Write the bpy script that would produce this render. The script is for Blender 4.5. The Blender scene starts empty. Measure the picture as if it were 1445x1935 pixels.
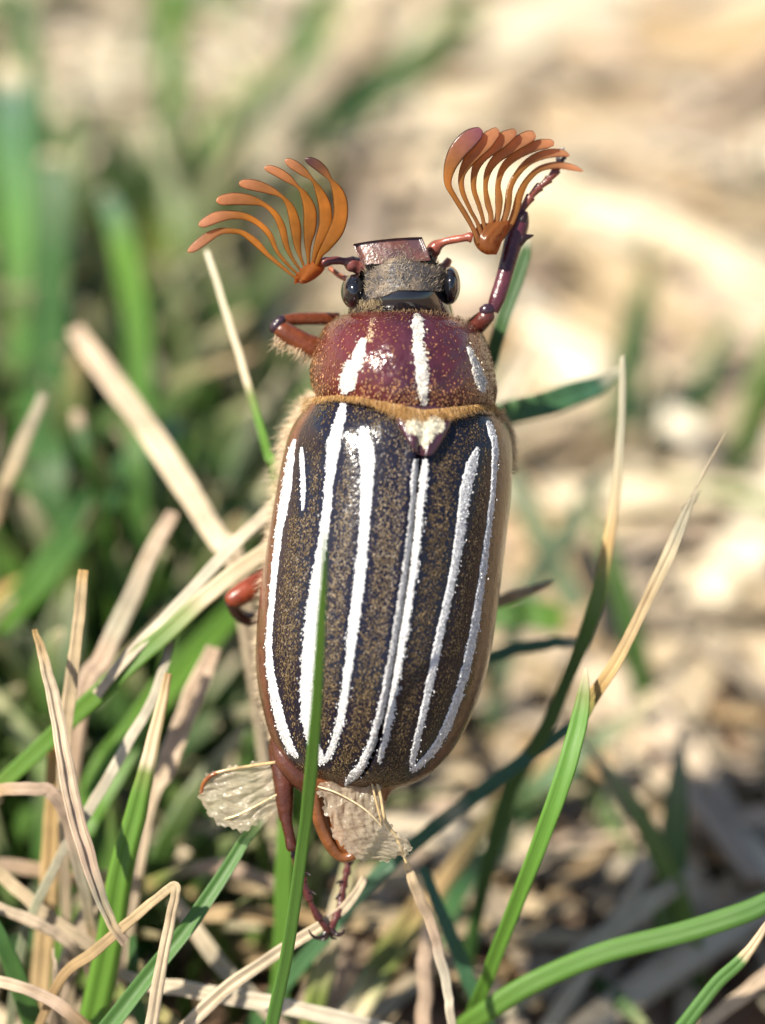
import bpy, math, random
import numpy as np
from mathutils import Vector, Matrix
from mathutils.bvhtree import BVHTree

random.seed(7)
rng = np.random.default_rng(11)
scene = bpy.context.scene
COL = scene.collection
scene.unit_settings.system = 'METRIC'
scene.unit_settings.scale_length = 0.01          # one unit is one centimetre

# ------------------------------------------------------------------ camera
PITCH = math.radians(35)
D = 22.0                    # camera to the plane of sharp focus
S = 390.0                   # photograph pixels per centimetre on that plane
PW, PH = 1445.0, 1935.0
FOC = np.array([0.0, 0.0, 3.2])
RGT = np.array([1.0, 0.0, 0.0])
UPV = np.array([0.0, math.sin(PITCH), math.cos(PITCH)])
FWD = np.array([0.0, math.cos(PITCH), -math.sin(PITCH)])
CAM = FOC - D * FWD
ROT = np.stack([RGT, UPV, -FWD], axis=1)          # camera axes as columns
cd = bpy.data.cameras.new('camera')
cd.sensor_fit = 'VERTICAL'
cd.sensor_height = 24.0
cd.lens = 24.0 * D / (PH / S)
cd.clip_start = 0.5
cd.clip_end = 6000.0
cd.dof.use_dof = True
cd.dof.focus_distance = D - 0.25
APERTURE = 0.85             # diameter of the iris in cm
cd.dof.aperture_fstop = cd.lens * 1e-3 / APERTURE
cam = bpy.data.objects.new('camera', cd)
COL.objects.link(cam)
cam.matrix_world = Matrix([[*ROT[0], CAM[0]], [*ROT[1], CAM[1]], [*ROT[2], CAM[2]], [0, 0, 0, 1]])
scene.camera = cam

# ------------------------------------------------------------------ light
SUNC = np.array([-0.52, 0.50, 0.69])               # towards the sun, along camera axes
SUNW = ROT @ (SUNC / np.linalg.norm(SUNC))
ELEV = math.asin(SUNW[2])
world = bpy.data.worlds.new('World')
scene.world = world
world.use_nodes = True
wn = world.node_tree
sky = wn.nodes.new('ShaderNodeTexSky')
sky.sky_type = 'NISHITA'
sky.sun_disc = False
sky.sun_elevation = ELEV
sky.sun_rotation = math.atan2(SUNW[0], SUNW[1])
bg = wn.nodes['Background']
bg.inputs['Strength'].default_value = 0.08
wn.links.new(sky.outputs['Color'], bg.inputs['Color'])
sd = bpy.data.lights.new('sun', 'SUN')
sd.energy = 5.0
sd.angle = math.radians(0.5)
sd.color = (1.0, 0.92, 0.79)
sun = bpy.data.objects.new('sun', sd)
COL.objects.link(sun)
sun.location = tuple(SUNW * 60)
sun.rotation_euler = Vector(SUNW).to_track_quat('Z', 'Y').to_euler()
scene.view_settings.view_transform = 'Standard'
scene.view_settings.look = 'None'
scene.view_settings.exposure = 1.05
scene.view_settings.gamma = 1.0
scene.cycles.use_denoising = True
scene.cycles.max_bounces = 8
scene.cycles.transparent_max_bounces = 12
scene.cycles.sample_clamp_indirect = 6.0

# ------------------------------------------------------------------ helpers
def P(px, py, d):
    """world point seen at a photograph pixel, d cm behind the focal plane"""
    k = (D + d) / D
    return CAM + FWD * (D + d) + RGT * ((px - PW / 2) / S * k) + UPV * ((PH / 2 - py) / S * k)

def G(px, py, z=0.0):
    """world point at a photograph pixel at height z above the ground"""
    r = FWD * D + RGT * ((px - PW / 2) / S) + UPV * ((PH / 2 - py) / S)
    return CAM + r * ((z - CAM[2]) / r[2])

def ground_depth(py):
    """cm behind the focal plane at which the ground shows at that height of the picture"""
    r = FWD * D + UPV * ((PH / 2 - py) / S)
    return D * (-CAM[2] / r[2]) - D

def far_depth(py, d):
    """pushes things traced as lying far back down to the real ground"""
    c, s_ = math.cos(math.pi / 4), math.sin(math.pi / 4)
    rz = -s_ * D + c * (PH / 2 - py) / S
    old = D * (-(2.7 + D * s_) / rz) - D
    k = min(max((d - 1.0) / 1.5, 0), 1)
    return d * (1 + (max(1.0, ground_depth(py) / old) - 1) * k * k * (3 - 2 * k))

def cr(a, n, pos=None):
    """smooth resampling of rows of a through a Catmull-Rom spline"""
    a = np.asarray(a, float)
    if a.ndim == 1: a = a[:, None]
    m = len(a)
    t = np.linspace(0, m - 1, n) if pos is None else np.asarray(pos) * (m - 1)
    i = np.clip(t.astype(int), 0, m - 2)
    f = (t - i)[:, None]
    p1, p2 = a[i], a[i + 1]
    p0 = np.where((i > 0)[:, None], a[np.maximum(i - 1, 0)], 2 * p1 - p2)
    p3 = np.where((i < m - 2)[:, None], a[np.minimum(i + 2, m - 1)], 2 * p2 - p1)
    return 0.5 * (2 * p1 + (p2 - p0) * f + (2 * p0 - 5 * p1 + 4 * p2 - p3) * f ** 2 + (3 * p1 - p0 - 3 * p2 + p3) * f ** 3)

def nrm(v):
    return v / np.maximum(np.linalg.norm(v, axis=-1, keepdims=True), 1e-9)

def wob(t, seed, f=1.0):
    """cheap smooth noise of a number, about -1 to 1"""
    r = np.random.default_rng(seed).uniform(0, 6.28, 6)
    return (np.sin(t * f * 1.0 + r[0]) + 0.7 * np.sin(t * f * 2.13 + r[1]) + 0.5 * np.sin(t * f * 4.7 + r[2]) + 0.35 * np.sin(t * f * 9.1 + r[3])) / 1.7

class MB:
    def __init__(s):
        s.v, s.f, s.c, s.u, s.n = [], [], [], [], 0
    def add(s, v, f, c, u=None):
        v = np.asarray(v, float).reshape(-1, 3)
        c = np.asarray(c, float)
        if c.ndim == 1: c = np.tile(c, (len(v), 1))
        u = np.zeros((len(v), 3)) if u is None else np.asarray(u, float)
        s.v.append(v); s.c.append(c); s.u.append(u)
        s.f.extend([[k + s.n for k in q] for q in (f.tolist() if hasattr(f, 'tolist') else f)])
        s.n += len(v)
    def grid(s, g, c, u=None, closed=False):
        a, b = g.shape[:2]
        i = np.arange(a - 1)[:, None] * b
        jn = b if closed else b - 1
        j = np.arange(jn)[None, :]
        j2 = (j + 1) % b
        q = np.stack([i + j, i + j2, i + b + j2, i + b + j], axis=-1).reshape(-1, 4)
        c = np.asarray(c, float)
        if c.ndim == 3: c = c.reshape(-1, 3)
        s.add(g.reshape(-1, 3), q, c, None if u is None else u.reshape(-1, 3))
    def cap(s, ring, c):
        ring = np.asarray(ring)
        n = len(ring)
        v = np.vstack([ring, ring.mean(0)])
        s.add(v, [[k, (k + 1) % n, n] for k in range(n)], np.vstack([np.asarray(c).reshape(-1, 3)] * 1)[0])
    def mesh(s, name):
        me = bpy.data.meshes.new(name)
        v = np.vstack(s.v)
        me.from_pydata(v.tolist(), [], s.f)
        me.polygons.foreach_set('use_smooth', [True] * len(me.polygons))
        a = me.attributes.new('col', 'FLOAT_COLOR', 'POINT')
        a.data.foreach_set('color', np.hstack([np.vstack(s.c), np.ones((len(v), 1))]).astype(np.float32).ravel())
        a = me.attributes.new('along', 'FLOAT_VECTOR', 'POINT')
        a.data.foreach_set('vector', np.vstack(s.u).astype(np.float32).ravel())
        me.update()
        return me

def obj(name, mesh, mat, parent=None, **props):
    if isinstance(mesh, MB): mesh = mesh.mesh(name)
    if not mesh.materials: mesh.materials.append(mat)
    o = bpy.data.objects.new(name, mesh)
    COL.objects.link(o)
    if parent is not None: o.parent = parent
    for k, v in props.items(): o[k] = v
    return o

# ------------------------------------------------------------------ materials
def material(name, rough=0.5, coat=0.0, sss=0.0, sss_r=0.05, trans=0.0, spec=0.5, noise=0.3, nscale=8.0, stretch=None,
             bump=0.0, bscale=40.0, coord='Object', tcol=1.0, metal=0.0, sheen=0.0, rough_noise=0.0, spots=None, alpha=1.0, coat_rough=0.08):
    m = bpy.data.materials.new(name)
    m.use_nodes = True
    nt = m.node_tree
    N, Lk = nt.nodes, nt.links
    b = N['Principled BSDF']
    out = N['Material Output']
    at = N.new('ShaderNodeAttribute'); at.attribute_name = 'col'
    if coord == 'along':
        tc = N.new('ShaderNodeAttribute'); tc.attribute_name = 'along'; vec = tc.outputs['Vector']
    else:
        tc = N.new('ShaderNodeTexCoord'); vec = tc.outputs['Object']
    mp = N.new('ShaderNodeMapping')
    mp.inputs['Scale'].default_value = stretch or (1, 1, 1)
    Lk.new(vec, mp.inputs['Vector'])
    nz = N.new('ShaderNodeTexNoise')
    nz.inputs['Scale'].default_value = nscale
    nz.inputs['Detail'].default_value = 5
    nz.inputs['Roughness'].default_value = 0.65
    Lk.new(mp.outputs['Vector'], nz.inputs['Vector'])
    mr = N.new('ShaderNodeMapRange')
    mr.inputs['From Min'].default_value = 0.28
    mr.inputs['From Max'].default_value = 0.72
    mr.inputs['To Min'].default_value = 1 - noise
    mr.inputs['To Max'].default_value = 1 + noise * 0.6
    Lk.new(nz.outputs['Fac'], mr.inputs['Value'])
    mx = N.new('ShaderNodeVectorMath'); mx.operation = 'SCALE'
    Lk.new(at.outputs['Color'], mx.inputs[0])
    Lk.new(mr.outputs['Result'], mx.inputs['Scale'])
    colour = mx.outputs['Vector']
    if spots:
        n2 = N.new('ShaderNodeTexNoise'); n2.inputs['Scale'].default_value = spots[1]; n2.inputs['Detail'].default_value = 4
        Lk.new(vec, n2.inputs['Vector'])
        r2 = N.new('ShaderNodeMapRange'); r2.inputs['From Min'].default_value = spots[2]; r2.inputs['From Max'].default_value = spots[3]
        Lk.new(n2.outputs['Fac'], r2.inputs['Value'])
        mm = N.new('ShaderNodeMix'); mm.data_type = 'RGBA'
        Lk.new(r2.outputs['Result'], mm.inputs['Factor'])
        Lk.new(colour, mm.inputs['A'])
        mm.inputs['B'].default_value = (*spots[0], 1)
        colour = mm.outputs['Result']
    Lk.new(colour, b.inputs['Base Color'])
    b.inputs['Roughness'].default_value = rough
    if rough_noise:
        rr = N.new('ShaderNodeMapRange')
        rr.inputs['From Min'].default_value = 0.3; rr.inputs['From Max'].default_value = 0.7
        rr.inputs['To Min'].default_value = max(0.03, rough - rough_noise); rr.inputs['To Max'].default_value = rough + rough_noise
        Lk.new(nz.outputs['Fac'], rr.inputs['Value'])
        Lk.new(rr.outputs['Result'], b.inputs['Roughness'])
    b.inputs['Specular IOR Level'].default_value = spec
    b.inputs['Metallic'].default_value = metal
    b.inputs['Coat Weight'].default_value = coat
    b.inputs['Coat Roughness'].default_value = coat_rough
    b.inputs['Sheen Weight'].default_value = sheen
    b.inputs['Alpha'].default_value = alpha
    if sss:
        b.inputs['Subsurface Weight'].default_value = sss
        b.inputs['Subsurface Radius'].default_value = (1.0, 0.45, 0.2)
        b.inputs['Subsurface Scale'].default_value = sss_r
    if bump:
        n3 = N.new('ShaderNodeTexNoise')
        n3.inputs['Scale'].default_value = bscale
        n3.inputs['Detail'].default_value = 3
        Lk.new(mp.outputs['Vector'], n3.inputs['Vector'])
        bp = N.new('ShaderNodeBump')
        bp.inputs['Strength'].default_value = bump
        bp.inputs['Distance'].default_value = 0.02
        Lk.new(n3.outputs['Fac'], bp.inputs['Height'])
        Lk.new(bp.outputs['Normal'], b.inputs['Normal'])
    if trans:
        tr = N.new('ShaderNodeBsdfTranslucent')
        sc = N.new('ShaderNodeVectorMath'); sc.operation = 'MULTIPLY'
        tv = tcol if isinstance(tcol, tuple) else (tcol,) * 3
        sc.inputs[1].default_value = tv
        Lk.new(colour, sc.inputs[0])
        Lk.new(sc.outputs['Vector'], tr.inputs['Color'])
        ms = N.new('ShaderNodeMixShader')
        ms.inputs['Fac'].default_value = trans
        Lk.new(b.outputs['BSDF'], ms.inputs[1])
        Lk.new(tr.outputs['BSDF'], ms.inputs[2])
        Lk.new(ms.outputs['Shader'], out.inputs['Surface'])
    return m

M = {}
M['cuticle'] = material('wing_case_cuticle', rough=0.17, coat=0.0, spec=0.4, noise=0.35, nscale=14, bump=0.16, bscale=45, rough_noise=0.05)
M['pronotum'] = material('pronotum_cuticle', rough=0.2, coat=0.25, noise=0.35, nscale=9, bump=0.3, bscale=42, sss=0.06, sss_r=0.03, rough_noise=0.05)
M['black'] = material('polished_black_cuticle', rough=0.08, coat=0.6, noise=0.1, bump=0.03, bscale=12)
M['dusty'] = material('dusty_head_cuticle', rough=0.45, noise=0.4, nscale=16, bump=0.5, bscale=45, spots=((0.20, 0.15, 0.10), 9, 0.45, 0.7))
M['leg'] = material('leg_cuticle', rough=0.28, coat=0.0, noise=0.5, nscale=10, bump=0.2, bscale=45, sss=0.06, sss_r=0.03, rough_noise=0.1)
M['lamella'] = material('lamella_cuticle', rough=0.24, noise=0.4, nscale=4, trans=0.6, tcol=(1.9, 1.65, 1.3), bump=0.12, bscale=40, spec=0.4, alpha=0.9)
M['scale'] = material('tan_scale', rough=0.45, noise=0.4, nscale=24, spec=0.35)
M['white'] = material('white_scale', rough=0.6, noise=0.2, nscale=50, bump=0.3, bscale=110)
M['hair'] = material('golden_hair', rough=0.5, noise=0.2, trans=0.3, tcol=1.1)
M['wing'] = material('crumpled_membrane', rough=0.16, coat=0.3, noise=0.25, nscale=6, trans=0.5, tcol=1.1, bump=0.9, bscale=20, alpha=0.5, stretch=(0.7, 1.4, 1))
M['amber'] = material('amber_cuticle', rough=0.24, coat=0.2, noise=0.5, nscale=9, sss=0.12, sss_r=0.05, bump=0.3, bscale=26, rough_noise=0.08)
M['grass'] = material('green_leaf', rough=0.42, noise=0.4, nscale=1.0, coord='along', stretch=(12, 0.5, 1), trans=0.32, tcol=(1.25, 1.4, 0.7), bump=0.3, bscale=2.0, spec=0.45)
M['straw'] = material('dry_leaf', rough=0.62, noise=0.5, nscale=1.0, coord='along', stretch=(14, 0.7, 1), trans=0.16, tcol=1.0, bump=0.7, bscale=1.6, spec=0.3, spots=((0.30, 0.18, 0.08), 2.6, 0.58, 0.78))
M['soil'] = material('soil', rough=0.95, noise=0.55, nscale=3.5, bump=1.0, bscale=14, spec=0.15, spots=((0.42, 0.28, 0.17), 1.3, 0.5, 0.75))
M['crumb'] = material('soil_crumb', rough=0.95, noise=0.5, nscale=10, bump=0.8, bscale=20, spec=0.15)

# ------------------------------------------------------------------ setting: soil and what lies on it
def soil_z(x, y):
    return 0.16 * np.sin(x * 0.9 + 1.3) * np.cos(y * 0.7 + 0.4) + 0.09 * np.sin(x * 2.3 + y * 1.7) + 0.05 * np.sin(x * 4.1 - y * 3.3 + 2) + 0.03 * np.sin(x * 8.3 + y * 7.1) - 0.12

def build_ground():
    inner = np.linspace(-14, 14, 141)
    far = np.array([18, 26, 45, 90, 200, 500, 1200, 3000.0])
    ax = np.concatenate([-far[::-1], inner, far])
    X, Y = np.meshgrid(ax, ax + 3, indexing='ij')
    fade = np.clip(1.3 - np.hypot(X, Y - 3) / 16, 0, 1)
    Z = soil_z(X, Y) * fade + rng.normal(0, 0.02, X.shape) * fade
    mb = MB()
    g = np.stack([X, Y, Z], -1)[:, ::-1]
    k = np.clip((g[..., 1] - 0.5 + 1.2 * np.sin(g[..., 0] * 0.8)) / 5, 0, 1)[..., None]  # dry soil pales far off; near darkening puts beetle and grass shade into colour
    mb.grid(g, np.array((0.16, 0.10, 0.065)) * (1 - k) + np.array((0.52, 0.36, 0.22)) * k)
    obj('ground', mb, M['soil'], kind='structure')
build_ground()

STRAWS = [(0.62, 0.48, 0.29), (0.70, 0.57, 0.38), (0.52, 0.37, 0.20), (0.58, 0.47, 0.34), (0.45, 0.36, 0.25), (0.74, 0.62, 0.44), (0.60, 0.46, 0.33)]
PALE = [(0.88, 0.78, 0.57), (0.85, 0.72, 0.50), (0.88, 0.80, 0.63), (0.78, 0.60, 0.38)]
GREENS = [(0.085, 0.19, 0.03), (0.06, 0.15, 0.03), (0.11, 0.23, 0.045), (0.07, 0.17, 0.06), (0.14, 0.24, 0.05)]

def sweep(mb, pts, w, h, col, hint, n=8, fold=0.0, twist=0.0, groove=0.0, caps=True, roll=0.0, useed=0.0, edge=1.0, ridge=None):
    """sweeps a leaf or stem section along pts; w and h half sizes, hint the way its face looks"""
    pts = np.asarray(pts); m = len(pts)
    w = np.broadcast_to(np.asarray(w, float), (m,)); h = np.broadcast_to(np.asarray(h, float), (m,))
    T = nrm(np.gradient(pts, axis=0))
    hint = np.broadcast_to(np.asarray(hint, float), (m, 3))
    B = nrm(np.cross(T, hint)); Nn = nrm(np.cross(B, T))
    ang = roll + np.linspace(0, 1, m) * twist
    ca, sa = np.cos(ang)[:, None], np.sin(ang)[:, None]
    B, Nn = B * ca + Nn * sa, Nn * ca - B * sa
    a = np.arange(n) / n * 2 * math.pi
    x, y = np.cos(a), np.sin(a)
    gx = w[:, None] * x[None]
    gy = h[:, None] * y[None] + fold * w[:, None] * (np.abs(x)[None] - 0.5)
    if ridge is not None: gy = gy + ridge[None] * w[:, None] * (y[None] > -0.1)
    if groove: gy = gy - groove * w[:, None] * np.exp(-(x[None] / 0.3) ** 2) * (y[None] > 0.2)
    g = pts[:, None] + B[:, None] * gx[..., None] + Nn[:, None] * gy[..., None]
    ln = np.concatenate([[0], np.cumsum(np.linalg.norm(np.diff(pts, axis=0), axis=1))])
    u = np.stack([np.broadcast_to(x[None] * 1.0 + (y[None] > 0) * 3, (m, n)), np.broadcast_to(ln[:, None], (m, n)), np.full((m, n), useed)], -1)
    col = np.asarray(col, float)
    if col.ndim == 1: col = np.tile(col, (m, 1))
    c = np.repeat(col[:, None], n, 1) * np.where(np.abs(x) > 0.93, edge, 1.0)[None, :, None]
    mb.grid(g, c, u, closed=True)
    if caps:
        mb.cap(g[0][::-1], col[0]); mb.cap(g[-1], col[-1])
    return g

def colour_stops(stops, m):
    t = np.linspace(0, 1, m)
    ts = [s[0] for s in stops]
    return np.stack([np.interp(t, ts, [s[1][k] for s in stops]) for k in range(3)], -1)

def litter_piece(mb, x, y, z, ang, length, width, col, tilt, bend, flat=0.16, m=6, n=6):
    t = np.linspace(-0.5, 0.5, m)
    ca, sa = math.cos(ang), math.sin(ang)
    off = bend * (t * t - 0.08) * length
    pts = np.stack([x + ca * t * length - sa * off, y + sa * t * length + ca * off, z + tilt * t * length + 0.05 * length * np.cos(t * 5) * rng.uniform(-0.5, 1)], -1)
    w = width * (1 - 0.5 * np.abs(t * 2) ** 3) * (1 + 0.12 * rng.normal(size=m))
    col = np.asarray(col) * rng.uniform(0.75, 1.15)
    sweep(mb, pts, w, w * flat, col, (rng.normal(0, 0.4), rng.normal(0, 0.4), 1), n=n, useed=rng.uniform(0, 50), fold=rng.uniform(-0.2, 0.3))

def build_litter():
    mb = MB()
    for k in range(2600):
        x = rng.uniform(-9, 9); y = rng.uniform(-6, 15)
        dens = 0.75 if y < 2 else 0.6 if y < 6 else 1.0
        if rng.uniform() > dens: continue
        c = STRAWS[rng.integers(len(STRAWS))]
        L = rng.uniform(0.8, 4.2)
        litter_piece(mb, x, y, float(soil_z(x, y)) + rng.uniform(0.03, 0.3 if y < 2 else 0.12), rng.uniform(0, math.pi), L, rng.uniform(0.03, 0.12) * (1 if y < 2 else 1.6), c, rng.normal(0, 0.1), rng.normal(0, 0.3))
    for k in range(680):
        x = rng.uniform(-9, 11); y = rng.uniform(4.5, 20)
        litter_piece(mb, x, y, float(soil_z(x, y)) * max(0, min(1, 1.3 - math.hypot(x, y - 3) / 16)) + rng.uniform(0.1, 0.2), rng.choice([-0.45, 0.4, 0.1]) + rng.normal(0, 0.3), rng.uniform(2, 5), rng.uniform(0.12, 0.26), PALE[rng.integers(len(PALE))], rng.normal(0, 0.03), rng.normal(0, 0.25), flat=0.06)
    obj('straw_litter', mb, M['straw'], kind='stuff', label='matted dry straw and thatch covering the soil', category='straw litter')
    mb = MB()
    import bmesh
    bm = bmesh.new(); bmesh.ops.create_icosphere(bm, subdivisions=1, radius=1.0)
    iv = np.array([v.co[:] for v in bm.verts]); jf = [[v.index for v in f.verts] for f in bm.faces]; bm.free()
    for k in range(2600):
        x = rng.uniform(-8, 8); y = rng.uniform(-5, 12)
        r = 0.02 + 0.09 * rng.uniform() ** 3
        v = iv * (1 + 0.25 * rng.normal(size=(len(iv), 1))) * r * np.array([1, 1, 0.75]) + np.array([x, y, float(soil_z(x, y)) + r * 0.4])
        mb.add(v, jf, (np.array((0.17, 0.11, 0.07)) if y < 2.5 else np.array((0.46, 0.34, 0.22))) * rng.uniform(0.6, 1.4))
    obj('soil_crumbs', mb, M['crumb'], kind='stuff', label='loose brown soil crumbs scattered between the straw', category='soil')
build_litter()

def turf_blade(mb, base, height, lean, width, col, tipcol, m=8):
    t = np.linspace(0, 1, m)
    pts = base + np.stack([lean[0] * t ** 1.7, lean[1] * t ** 1.7, height * (t - 0.18 * t ** 3)], -1)
    w = width * (0.75 + 0.5 * t - 1.15 * t ** 3) + 0.004
    c = np.asarray(col)[None] * (1 - (t ** 6)[:, None]) + np.asarray(tipcol)[None] * (t ** 6)[:, None]
    sweep(mb, pts, w, w * 0.14, c, (rng.normal(), -1, 0.6), n=6, fold=0.35, twist=rng.normal(0, 0.5), useed=rng.uniform(0, 50))

def build_turf():
    mb = MB()
    for k in range(900):                       # the sward the photograph shows as one blurred green mass
        px = rng.uniform(-500, 620) if rng.uniform() < 0.93 else rng.uniform(600, 1900)
        py = rng.uniform(-200, 1900)
        if py < 760 and rng.uniform() < (0.9 if px > 330 and py < 560 else 0.68): continue
        b = G(px, py, 0.0)
        b[2] = soil_z(b[0], b[1])
        hgt = rng.uniform(0.5, 1.9)
        if px < 480 and 500 < py < 1500: hgt *= 1.25
        turf_blade(mb, b, hgt, (rng.normal(0, 0.6), rng.normal(0, 0.5)), rng.uniform(0.05, 0.11), np.array(GREENS[rng.integers(5)]) * rng.uniform(0.7, 1.1), STRAWS[rng.integers(7)])
    obj('turf', mb, M['grass'], kind='stuff', label='low green turf growing through the dry thatch', category='grass')
build_turf()

# ------------------------------------------------------------------ single blades and straws, traced one by one
GR = (0.12, 0.25, 0.03); GB = (0.09, 0.205, 0.045); GD = (0.05, 0.125, 0.03); GT = (0.055, 0.15, 0.085); GY = (0.20, 0.27, 0.06)
ST = (0.64, 0.50, 0.30); SC = (0.72, 0.60, 0.43); SP = (0.62, 0.47, 0.35); SB = (0.46, 0.31, 0.15); SG = (0.46, 0.43, 0.32); SO = (0.60, 0.40, 0.16); SW = (0.74, 0.68, 0.54)

def blade(name, label, pts, w, stops, style='leaf', group=None, cat=None, root=True, roll=0.0, twist=0.0, fold=None, rough=0.012, extra=None, m=None):
    """pts: (pixel x, pixel y, cm behind the focal plane), from tip to root"""
    seed = abs(hash((label, len(pts), pts[0][0], pts[0][1]))) % 99991 if False else int(pts[0][0] * 13 + pts[0][1] * 7 + pts[-1][0] * 3) % 99991
    pts = [(p[0], p[1], far_depth(p[1], p[2])) for p in pts]
    pw = np.array([P(*p) for p in pts])
    ww = np.array([a / S * (D + p[2]) / D / 2 for a, p in zip(w, pts)])
    if root:
        q = pw[-1]; dr = nrm(pw[-1] - pw[-2])
        gz = float(soil_z(q[0], q[1])) - 0.1
        if q[2] > gz + 0.25:
            k = np.array([q[0] + dr[0] * 0.5, q[1] + dr[1] * 0.4, gz])
            mid = (q + k) / 2 + np.array([dr[0], dr[1], dr[2]]) * 0.15
            pw = np.vstack([pw, mid, k]); ww = np.append(ww, [ww[-1] * 0.9, ww[-1] * 0.7])
    m = m or (8 + 6 * len(pw))
    arr = cr(np.hstack([pw, ww[:, None]]), m)
    c = colour_stops(stops, m)
    t = np.linspace(0, 1, m) * len(pw)
    pts3 = arr[:, :3].copy()
    for k in range(3): pts3[:, k] += rough * 0.6 * wob(t, seed + k, 0.8)
    wv = np.maximum(arr[:, 3], 0.002)
    mb = MB()
    if style == 'leaf':
        sweep(mb, pts3, wv, wv * 0.16 + 0.004, c, -FWD, n=12, fold=0.4 if fold is None else fold, twist=twist, roll=roll, useed=seed % 50)
    elif style == 'stem':
        sweep(mb, pts3, wv, wv * 0.6, c, -FWD, n=26, fold=0, groove=0.22, twist=twist, roll=roll, useed=seed % 50, ridge=np.random.default_rng(seed).normal(0, 0.035, 26))
    else:
        wv = wv * (1 + 0.05 * wob(t, seed + 9, 1.6))
        rs = np.random.default_rng(seed)
        c = c * (1 + 0.16 * wob(t * 1.0, seed + 4, 2.9))[:, None] * np.array([1, 0.98, 0.95])
        sweep(mb, pts3, wv, wv * 0.30 + 0.004, c, -FWD, n=28, fold=rs.uniform(-0.1, 0.45) if fold is None else fold, groove=rs.uniform(0.05, 0.35), twist=twist + rs.normal(0, 0.25), roll=roll + rs.normal(0, 0.2), useed=seed % 50, ridge=rs.normal(0, 0.06, 28))
    if extra: extra(mb, pts3, wv, c)
    o = obj(name, mb, M['straw'] if style == 'straw' else M['grass'], label=label, category=cat or ('straw' if style == 'straw' else 'grass blade'))
    base = pts3[-1].copy()
    o.data.transform(Matrix.Translation(-Vector(base))); o.location = base
    if group: o['group'] = group
    return o

def fray(mb, pts, w, c):
    for k in range(7):
        a = pts[20 + k]
        d = nrm(pts[16] - pts[28]) + rng.normal(0, 0.12, 3)
        L = rng.uniform(0.05, 0.12)
        q = np.array([a, a + d * L * 0.5 + rng.normal(0, 0.01, 3), a + d * L])
        sweep(mb, cr(q, 5), np.linspace(0.009, 0.001, 5), 0.003, c[22], -FWD, n=5)

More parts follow.
